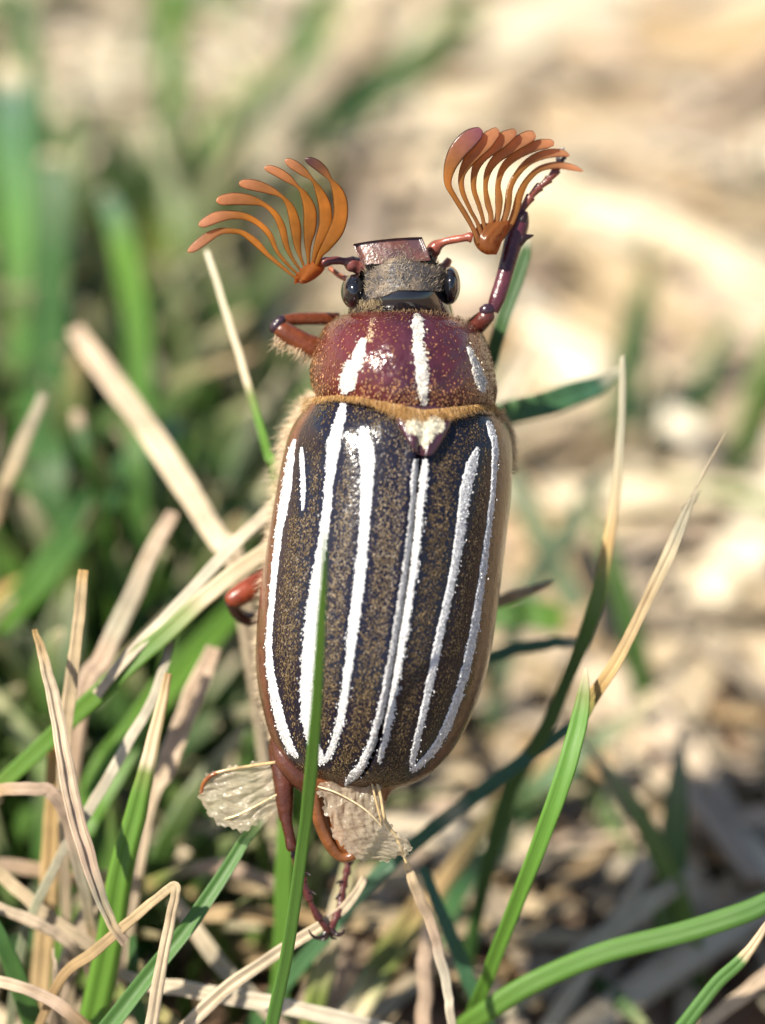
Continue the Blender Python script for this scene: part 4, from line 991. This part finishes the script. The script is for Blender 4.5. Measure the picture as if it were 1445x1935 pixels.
    c = c * (1 - patch * 0.75) + np.array((0.05, 0.03, 0.04)) * patch * 0.75
    rimk = np.clip((ss - 0.94) / 0.05, 0, 1)
    c = c * (1 - rimk) + np.array((0.04, 0.02, 0.02)) * rimk
    mb = MB(); mb.grid(ring, c, closed=True)
    k = n; last = ring[-1]
    mb.add(last, [[j, j + 1, 2 * k - 2 - j, 2 * k - 1 - j] for j in range(k - 1)], (0.05, 0.025, 0.02))
    cl = part('front_plate', mb, M['leg'], hd, label='square reddish shovel plate with a dark upturned rim')
    p, nn, tl, u, v = surf_sample(top, 500, 74)
    keep = rng.uniform(size=500) < np.clip(1.1 - u * 1.5, 0.05, 1)
    part('dust_hairs', scales(p[keep], nn[keep], tl[keep], 0.018, 0.0014, 0.004, 1.2, np.array((0.28, 0.21, 0.15)), 75), M['hair'], hd, kind='stuff')
    # mouth palps under the plate
    for pts, rad in (([(690, 530, 0.05), (650, 525, 0.02), (622, 506, 0.0)], 6), ([(815, 520, 0.0), (838, 505, 0.0), (848, 492, -0.02)], 10)):
        a = cr(pts, 16); mb = MB()
        sweep(mb, loc(a[:, 0], a[:, 1], a[:, 2]), rad / S * np.linspace(1.1, 0.7, 16), rad / S * np.linspace(1.1, 0.7, 16), (0.30, 0.10, 0.05), (0, 0, 1), n=10)
        part('palp', mb, M['amber'], hd)
build_head()

# ---- antennae
def zl(l): return [(330 + x / 3.905, 220 + y / 3.905, w / 3.905) for x, y, w in l]
def zr(l): return [(700 + x / 3.3605, 220 + y / 3.3605, w / 3.3605) for x, y, w in l]
LAM_L = [zl(l) for l in [
    [(1045, 1095, 26), (1075, 1020, 44), (1118, 960, 74), (1185, 850, 112), (1222, 740, 108), (1220, 620, 104), (1190, 530, 70), (1152, 470, 30), (1105, 408, 62), (1050, 358, 74), (995, 326, 58), (962, 316, 24)],
    [(1015, 1105, 22), (1035, 1010, 40), (1065, 920, 66), (1110, 800, 96), (1108, 670, 96), (1070, 560, 66), (1018, 472, 28), (950, 410, 64), (885, 362, 74), (838, 334, 56), (814, 330, 26)],
    [(990, 1115, 20), (985, 1030, 30), (983, 940, 56), (996, 820, 96), (995, 690, 96), (955, 580, 56), (908, 520, 26), (835, 458, 62), (760, 412, 70), (698, 386, 56), (662, 382, 26)],
    [(965, 1130, 18), (930, 1045, 24), (905, 950, 54), (890, 810, 82), (856, 680, 62), (795, 596, 28), (705, 545, 62), (605, 512, 84), (520, 497, 72), (474, 494, 32)],
    [(940, 1150, 18), (875, 1060, 24), (826, 960, 42), (790, 820, 56), (740, 722, 46), (660, 652, 36), (560, 618, 76), (440, 608, 94), (345, 618, 76), (308, 624, 34)],
    [(915, 1170, 18), (835, 1095, 24), (755, 995, 30), (700, 875, 44), (625, 795, 44), (530, 742, 50), (420, 727, 66), (305, 745, 86), (215, 788, 66), (178, 803, 30)],
    [(890, 1190, 18), (785, 1105, 28), (685, 1020, 36), (600, 932, 54), (505, 862, 40), (430, 846, 38), (330, 850, 52), (235, 898, 76), (145, 966, 64), (98, 998, 28)],
]]
LAM_R = [zr(l) for l in [
    [(690, 800, 40), (650, 710, 30), (600, 620, 34), (532, 510, 34), (492, 430, 44), (502, 330, 76), (548, 230, 112), (620, 150, 120), (680, 106, 84), (708, 92, 40)],
    [(715, 790, 40), (680, 680, 26), (632, 590, 26), (582, 470, 34), (580, 370, 44), (632, 270, 80), (722, 170, 106), (790, 104, 72), (812, 90, 36)],
    [(735, 790, 40), (715, 660, 26), (690, 570, 30), (656, 460, 34), (662, 350, 46), (712, 250, 76), (820, 160, 100), (900, 108, 66), (924, 98, 30)],
    [(755, 790, 40), (765, 640, 34), (745, 555, 40), (730, 450, 30), (746, 350, 46), (802, 268, 62), (900, 190, 86), (1000, 132, 84), (1048, 120, 46)],
    [(770, 790, 40), (808, 630, 38), (815, 530, 50), (810, 430, 36), (842, 330, 46), (922, 250, 60), (1040, 190, 70), (1130, 172, 58), (1164, 180, 26)],
    [(785, 800, 40), (850, 650, 40), (872, 560, 46), (886, 450, 42), (932, 365, 42), (1002, 290, 50), (1100, 242, 60), (1200, 232, 50), (1262, 248, 22)],
    [(795, 810, 40), (878, 700, 44), (920, 600, 50), (946, 500, 50), (992, 410, 42), (1072, 336, 40), (1180, 310, 46), (1280, 324, 40), (1350, 348, 12)],
]]
def lamella(ctrl, z0, dz, ctip, cbase, lean):
    n = 64
    a = cr(ctrl, n)
    s = np.linspace(0, 1, n)
    z = z0 + dz * s + 0.05 * np.sin(s * 3.14) * lean
    pts = loc(a[:, 0], a[:, 1], z)
    # round the tip
    w = np.maximum(a[:, 2], 4) / 2 / S
    w[-1] *= 0.45; w[-2] *= 0.85
    k = np.clip((s - 0.55) / 0.35, 0, 1)[:, None]
    col = np.asarray(cbase) * (1 - k) + np.asarray(ctip) * k
    glow = np.exp(-((s - 0.42) / 0.2) ** 2)[:, None]
    col = col * (1 - 0.6 * glow) + np.array((0.50, 0.23, 0.035)) * 0.6 * glow  # amber middle: light shining through the leaf, put into its colour
    mb = MB()
    hint = nrm(np.stack([0.12 * np.sin(s * 5 + lean), 0.10 * np.cos(s * 4), np.ones(n)], -1))
    sweep(mb, pts, w, 0.009 + 0 * s, col, hint, n=18, fold=0.10, edge=0.3)
    return mb

def build_antennae():
    for sidx, (lams, stalk, base) in enumerate((
        (LAM_L, [(700, 510, 0.08, 16), (676, 502, 0.10, 17), (662, 498, 0.12, 14), (650, 494, 0.13, 8), (634, 492, 0.14, 7.5), (620, 494, 0.15, 9), (608, 497, 0.15, 9)],
         [(606, 486), (608, 500), (596, 514), (582, 527), (570, 533), (560, 528), (556, 522)]),
        (LAM_R, [(800, 500, 0.06, 10), (812, 488, 0.08, 13), (816, 478, 0.09, 14), (824, 466, 0.10, 12), (838, 458, 0.11, 8), (856, 453, 0.12, 7), (874, 450, 0.13, 7.5), (886, 448, 0.13, 9), (893, 450, 0.13, 9)],
         [(890, 440), (896, 458), (906, 474), (928, 481), (940, 476), (946, 462), (952, 446)]))):
        a = cr(stalk, 50)
        r_ = a[:, 3] / S * (1 + 0.08 * np.sin(np.linspace(0, 22, 50)))
        mb = MB()
        sweep(mb, loc(a[:, 0], a[:, 1], a[:, 2]), r_, r_ * 0.95, (0.22, 0.055, 0.03) if sidx else (0.14, 0.04, 0.035), (0, 0, 1), n=16)
        an = part('antenna', mb, M['leg'], label='stalked antenna opening into a fan of orange leaves')
        # cup that carries the fan
        if sidx == 0:
            apex = loc(568, 530, 0.14)
            for k, c in enumerate(lams):
                e = c[1]
                mb = MB(); st = np.linspace(0, 1, 12)[:, None]
                p0 = loc(572 - 0.8 * k + 3, 529 - abs(3 - k) * 0.6, 0.17 - 0.012 * k); p1 = loc(c[0][0], c[0][1], 0.20 - 0.016 * k)
                sweep(mb, p0 * (1 - st) + p1 * st, np.linspace(0.014, 0.030, 12), 0.016, (0.33, 0.12, 0.025), (0, 0, 1), n=10)
                part('lamella_foot', mb, M['lamella'], an)
            mb = MB(); cc = cr([(607, 488, 0.14, 8), (604, 504, 0.13, 10), (592, 518, 0.12, 9), (576, 529, 0.12, 7), (566, 532, 0.12, 4)], 24)
            sweep(mb, loc(cc[:, 0], cc[:, 1], cc[:, 2]), cc[:, 3] / S, cc[:, 3] / S * 0.8, (0.30, 0.10, 0.025), (0, 0, 1), n=12)
            part('fan_base', mb, M['lamella'], an)
        else:
            rows_ = [(918, 481, 938, 481, 0.05, 0.04, 0.12, 0), (904, 472, 943, 470, 0.07, 0.06, 0.12, 0), (895, 456, 950, 452, 0.075, 0.06, 0.12, 0), (896, 440, 958, 432, 0.06, 0.05, 0.12, 0), (902, 424, 962, 416, 0.03, 0.03, 0.12, 0)]
            px, py, h = loft(rows_, 30, np.linspace(-math.pi, math.pi, 32, endpoint=False))
            h = h + 0.006 * np.sin((px - 890) * 0.75) * (h > 0.12)
            g = loc(px, py, h); mb = MB(); mb.grid(g, (0.25, 0.10, 0.03), closed=True); mb.cap(g[0][::-1], (0.3, 0.1, 0.03)); mb.cap(g[-1], (0.3, 0.1, 0.03))
            part('fan_base', mb, M['lamella'], an)
        for k, c in enumerate(lams):
            tip = (0.48, 0.26, 0.14) if k else ((0.30, 0.13, 0.16) if sidx else (0.16, 0.075, 0.07))
            if sidx == 0 and k >= 5: tip = (0.52, 0.31, 0.20)
            cb = (0.32, 0.145, 0.028) if sidx == 0 else (0.36, 0.18, 0.065)
            part('lamella', lamella(c, 0.20 - 0.016 * k if sidx == 0 else 0.17 - 0.012 * k, 0.10 - 0.03 * k * (1 if sidx else 0.6), tip, cb, 1 - k * 0.25), M['lamella'], an)
build_antennae()

# ---- legs
RED = (0.15, 0.035, 0.025); DRED = (0.10, 0.022, 0.025); ORG = (0.22, 0.055, 0.018); DK = (0.03, 0.012, 0.014)
def limb(name, ctrl, col, parent=None, n=None, beads=None, flat=0.85, **kw):
    """ctrl: pixel x, y, height, pixel half width"""
    n = n or 12 * len(ctrl)
    col = tuple(0.56 * np.asarray(col))
    a = cr(ctrl, n)
    r_ = a[:, 3] / S
    if beads is not None:
        s = np.linspace(0, beads, n)
        r_ = r_ * (0.72 + 0.42 * np.abs(np.mod(s, 1.0)) ** 1.5)
    mb = MB()
    sweep(mb, loc(a[:, 0], a[:, 1], a[:, 2]), r_, r_ * flat, col, (0.05, 0.03, 1), n=14)
    return part(name, mb, M['leg'], parent, **kw)
def spine(ctrl, parent, name='spine', col=DK):
    return limb(name, ctrl, col, parent, n=10)
def leg_hairs(ctrl, n, length, parent, dirv, col=(0.62, 0.46, 0.30), seed=5):
    r = np.random.default_rng(seed)
    a = cr(ctrl, n)
    pos = loc(a[:, 0] + r.normal(0, 4, n), a[:, 1] + r.normal(0, 4, n), a[:, 2])
    part('leg_hairs', hairs(pos, np.tile(np.asarray(dirv, float)[None], (n, 1)), length, 0.0018, col, seed), M['hair'], parent, kind='stuff')

def build_legs():
    # front leg stretched up behind the fan
    f = limb('leg', [(860, 660, -0.1, 20), (893, 622, 0.0, 19), (912, 604, 0.05, 17), (922, 596, 0.06, 14), (926, 590, 0.05, 8)], RED, label='front leg reaching up with a toothed shin')
    limb('knee', [(908, 588, 0.06, 8), (918, 586, 0.07, 12), (930, 582, 0.06, 10)], (0.07, 0.03, 0.05), f)
    limb('shin', [(930, 588, 0.05, 12), (940, 562, 0.05, 15), (950, 530, 0.04, 15), (961, 490, 0.03, 16), (970, 455, 0.02, 18), (980, 425, 0.01, 19), (986, 408, 0.0, 14), (990, 398, 0.0, 8)], (0.13, 0.03, 0.045), f)
    spine([(978, 425, 0.02, 14), (990, 411, 0.03, 8), (996, 402, 0.03, 2)], f)
    spine([(972, 462, 0.02, 14), (988, 450, 0.03, 9), (998, 447, 0.03, 5), (1008, 444, 0.03, 1.5)], f)
    limb('foot', [(984, 400, 0.0, 8), (1000, 375, 0.0, 9), (1015, 357, -0.02, 9), (1030, 345, -0.02, 8), (1043, 332, -0.02, 9), (1053, 318, -0.02, 8), (1058, 308, -0.02, 6)], (0.26, 0.07, 0.045), f, beads=5)
    limb('claw', [(1056, 312, -0.02, 5), (1054, 296, -0.02, 4), (1058, 284, -0.01, 3.5), (1066, 280, 0.0, 2)], (0.25, 0.22, 0.22), f)
    limb('claw', [(1058, 310, -0.05, 5), (1064, 300, -0.06, 4), (1070, 298, -0.06, 2)], DK, f)
    # front leg folded at the shoulder
    f = limb('leg', [(640, 690, -0.1, 22), (604, 662, -0.06, 22), (575, 648, -0.04, 20), (548, 633, -0.03, 19), (528, 620, -0.03, 16), (518, 614, -0.04, 10)], ORG, label='folded front leg with bristly orange thigh')
    limb('knee', [(516, 628, -0.03, 6), (520, 618, -0.02, 11), (530, 606, -0.02, 10), (536, 600, -0.03, 6)], (0.05, 0.025, 0.04), f)
    limb('shin', [(530, 606, -0.10, 9), (560, 603, -0.13, 12), (595, 602, -0.16, 12), (640, 602, -0.2, 12)], ORG, f)
    leg_hairs([(600, 668, -0.03, 1), (560, 648, -0.02, 1), (525, 630, -0.02, 1)], 160, 0.09, f, (-0.5, -0.8, 0.1), seed=6)
    # middle leg under the flank
    f = limb('leg', [(520, 1085, -0.3, 20), (485, 1105, -0.28, 21), (458, 1122, -0.26, 21), (438, 1134, -0.25, 17), (430, 1140, -0.25, 9)], (0.30, 0.055, 0.018), label='middle leg, its glossy red knee showing beside the flank')
    limb('shin', [(434, 1138, -0.28, 9), (450, 1160, -0.36, 13), (475, 1170, -0.42, 14), (510, 1160, -0.46, 14)], (0.09, 0.03, 0.025), f)
    # middle leg of the shaded flank
    f = limb('leg', [(900, 800, -0.3, 18), (930, 792, -0.3, 16), (948, 784, -0.3, 11), (953, 780, -0.3, 5)], (0.05, 0.02, 0.03), label='middle leg showing only its dark knee')
    limb('shin', [(948, 786, -0.32, 9), (935, 820, -0.38, 12), (910, 870, -0.42, 12)], (0.06, 0.02, 0.03), f)
    # hind legs
    f = limb('leg', [(560, 1380, -0.2, 22), (530, 1402, -0.02, 20), (527, 1430, 0.02, 19), (535, 1475, 0.04, 19), (538, 1520, 0.04, 16), (540, 1550, 0.03, 12)], (0.12, 0.032, 0.014), label='hind leg hanging straight down past the torn wing')
    limb('shin', [(538, 1510, 0.04, 14), (541, 1550, 0.04, 11), (547, 1580, 0.03, 10), (551, 1600, 0.03, 11), (553, 1608, 0.03, 7)], (0.11, 0.03, 0.016), f)
    limb('foot', [(552, 1600, 0.02, 6), (556, 1622, 0.01, 5), (562, 1645, 0.0, 5.5), (573, 1662, 0.0, 7), (578, 1682, -0.01, 8), (587, 1706, -0.02, 7), (598, 1728, -0.04, 7.5), (612, 1748, -0.06, 8), (621, 1760, -0.08, 6)], (0.13, 0.03, 0.025), f, beads=5, n=110)
    spine([(556, 1598, 0.02, 4), (552, 1612, 0.03, 3), (550, 1622, 0.03, 1)], f)
    spine([(574, 1652, 0.0, 4), (580, 1650, 0.0, 3), (587, 1654, 0.01, 1)], f)
    spine([(583, 1685, 0.0, 4), (590, 1686, 0.0, 3), (597, 1690, 0.01, 1)], f)
    for cl in ([(618, 1760, -0.08, 6), (608, 1770, -0.07, 4.5), (597, 1772, -0.05, 3.5), (588, 1766, -0.03, 2.5), (583, 1757, -0.02, 1)], [(622, 1762, -0.12, 5), (614, 1774, -0.13, 3.5), (604, 1776, -0.13, 1.5)]):
        limb('claw', cl, DK, f)
    f = limb('leg', [(668, 1560, -0.3, 18), (666, 1590, -0.28, 14), (660, 1620, -0.22, 11), (657, 1632, -0.2, 9)], (0.12, 0.03, 0.025), label='hind leg emerging below the tail plate')
    limb('foot', [(658, 1626, -0.2, 7), (655, 1648, -0.18, 8), (650, 1668, -0.16, 8), (646, 1690, -0.14, 8.5), (642, 1712, -0.12, 7.5), (633, 1738, -0.1, 8.5), (625, 1756, -0.08, 7)], (0.13, 0.03, 0.025), f, beads=5, n=100)
    spine([(648, 1668, -0.15, 4), (642, 1666, -0.14, 3), (636, 1670, -0.13, 1)], f)
    spine([(644, 1692, -0.13, 4), (638, 1694, -0.12, 3), (633, 1700, -0.12, 1)], f)
    for cl in ([(626, 1757, -0.08, 6), (636, 1766, -0.07, 4.5), (646, 1764, -0.05, 3.2), (650, 1756, -0.04, 1.5)], [(624, 1760, -0.12, 5), (628, 1772, -0.13, 3), (636, 1774, -0.14, 1.5)]):
        limb('claw', cl, DK, f)
    # brown flap of the body side above the hind leg
    a = cr([(520, 1395, 0.02, 12), (540, 1430, 0.06, 24), (565, 1455, 0.06, 30), (585, 1480, 0.04, 26), (590, 1510, 0.0, 14)], 40)
    mb = MB(); sweep(mb, loc(a[:, 0], a[:, 1], a[:, 2]), a[:, 3] / S, 0.05, (0.075, 0.023, 0.011), (0.3, 0, 1), n=16)
    part('side_flap', mb, M['amber'])
build_legs()

# ---- crumpled hind wings sticking out past the wing cases
def wing(rows_, z0, seed, amp, label, veins):
    n1, n2 = 90, 80
    a = cr(rows_, n1)
    t = np.linspace(0, 1, n2)
    r = np.random.default_rng(seed)
    px = a[:, 0:1] * (1 - t) + a[:, 2:3] * t
    py = a[:, 1:2] * (1 - t) + a[:, 3:4] * t
    edge = np.minimum(np.minimum(t, 1 - t)[None], np.linspace(1, 0, n1)[:, None])
    wv = np.clip(1 - edge / 0.08, 0, 1)
    px = px + wv * (4 * np.sin(py * 0.16 + seed) + 2 * np.sin(py * 0.5))
    py = py + wv * (4 * np.sin(px * 0.14) + 2.5 * np.sin(px * 0.43 + 1))
    h = z0 + 0 * px
    s = np.linspace(0, 1, n1)[:, None]
    tt = t[None] + 0.05 * np.sin(s * 7 + seed) + 0.03 * np.sin(s * 17 + t[None] * 6)
    for k in range(6):                            # long pleats running out from the hinge
        f = r.uniform(9, 30); ph = r.uniform(0, 6.28)
        h = h + amp * 6 / f * np.abs(np.sin(tt * f + ph + 2.2 * np.sin(s * r.uniform(2, 5) + k))) ** 0.8
    for k in range(7):                            # creases across them
        th = r.uniform(-1.2, 1.2); f = r.uniform(0.04, 0.11)
        q = (px * math.cos(th) + py * math.sin(th)) * f + r.uniform(0, 6.28) + 1.5 * np.sin(py * 0.05 + k)
        h = h + amp * 0.20 * (1 - np.abs(np.sin(q))) ** 3
    h = h + a[:, 4:5] - 0.02
    g = loc(px, py, h)
    mb = MB(); mb.grid(g, np.array((0.70, 0.62, 0.47)) * r.uniform(0.96, 1.02, (n1, n2, 1)))
    o = part('hind_wing', mb, M['wing'], label=label)
    for v, rad, col in veins:
        c = cr(v, 24); mb = MB()
        sweep(mb, loc(c[:, 0], c[:, 1], c[:, 2]), rad / S, rad / S * 0.7, col, (0, 0, 1), n=8)
        part('vein', mb, M['amber'], o)
wing([(524, 1436, 530, 1532, 0.0), (490, 1440, 500, 1545, 0.0), (455, 1446, 470, 1566, 0.01), (425, 1452, 435, 1568, 0.0), (400, 1462, 405, 1550, -0.02), (383, 1478, 385, 1528, -0.03), (378, 1492, 379, 1508, -0.04)], 0.03, 3, 0.018, 'crumpled cream wing tip fanned out beside the hind leg',
     [([(524, 1440, 0.06), (470, 1448, 0.07), (425, 1456, 0.06), (400, 1464, 0.04), (386, 1475, 0.02)], 3.0, (0.5, 0.36, 0.18)), ([(410, 1460, 0.05), (395, 1468, 0.04), (384, 1482, 0.02), (380, 1500, 0.0)], 4.0, (0.22, 0.07, 0.02)),
      ([(526, 1500, 0.06), (480, 1525, 0.06), (450, 1540, 0.05), (425, 1548, 0.04)], 2.2, (0.5, 0.38, 0.2))])
wing([(598, 1480, 716, 1466, 0.04), (606, 1505, 720, 1490, 0.03), (612, 1530, 724, 1520, 0.03), (624, 1560, 732, 1552, 0.02), (640, 1592, 752, 1575, 0.0), (668, 1618, 772, 1588, -0.02), (700, 1626, 774, 1606, -0.03), (735, 1625, 772, 1618, -0.05)], 0.15, 4, 0.017, 'crumpled translucent cream wing lying over the tail plate',
     [([(706, 1460, 0.22), (718, 1500, 0.21), (728, 1550, 0.18), (750, 1585, 0.14), (768, 1630, 0.08)], 3.0, (0.55, 0.42, 0.22)), ([(700, 1470, 0.23), (712, 1520, 0.21), (722, 1560, 0.18)], 2.2, (0.5, 0.36, 0.18)), ([(600, 1486, 0.2), (640, 1500, 0.21), (690, 1530, 0.2), (730, 1570, 0.16)], 1.8, (0.6, 0.48, 0.3))])
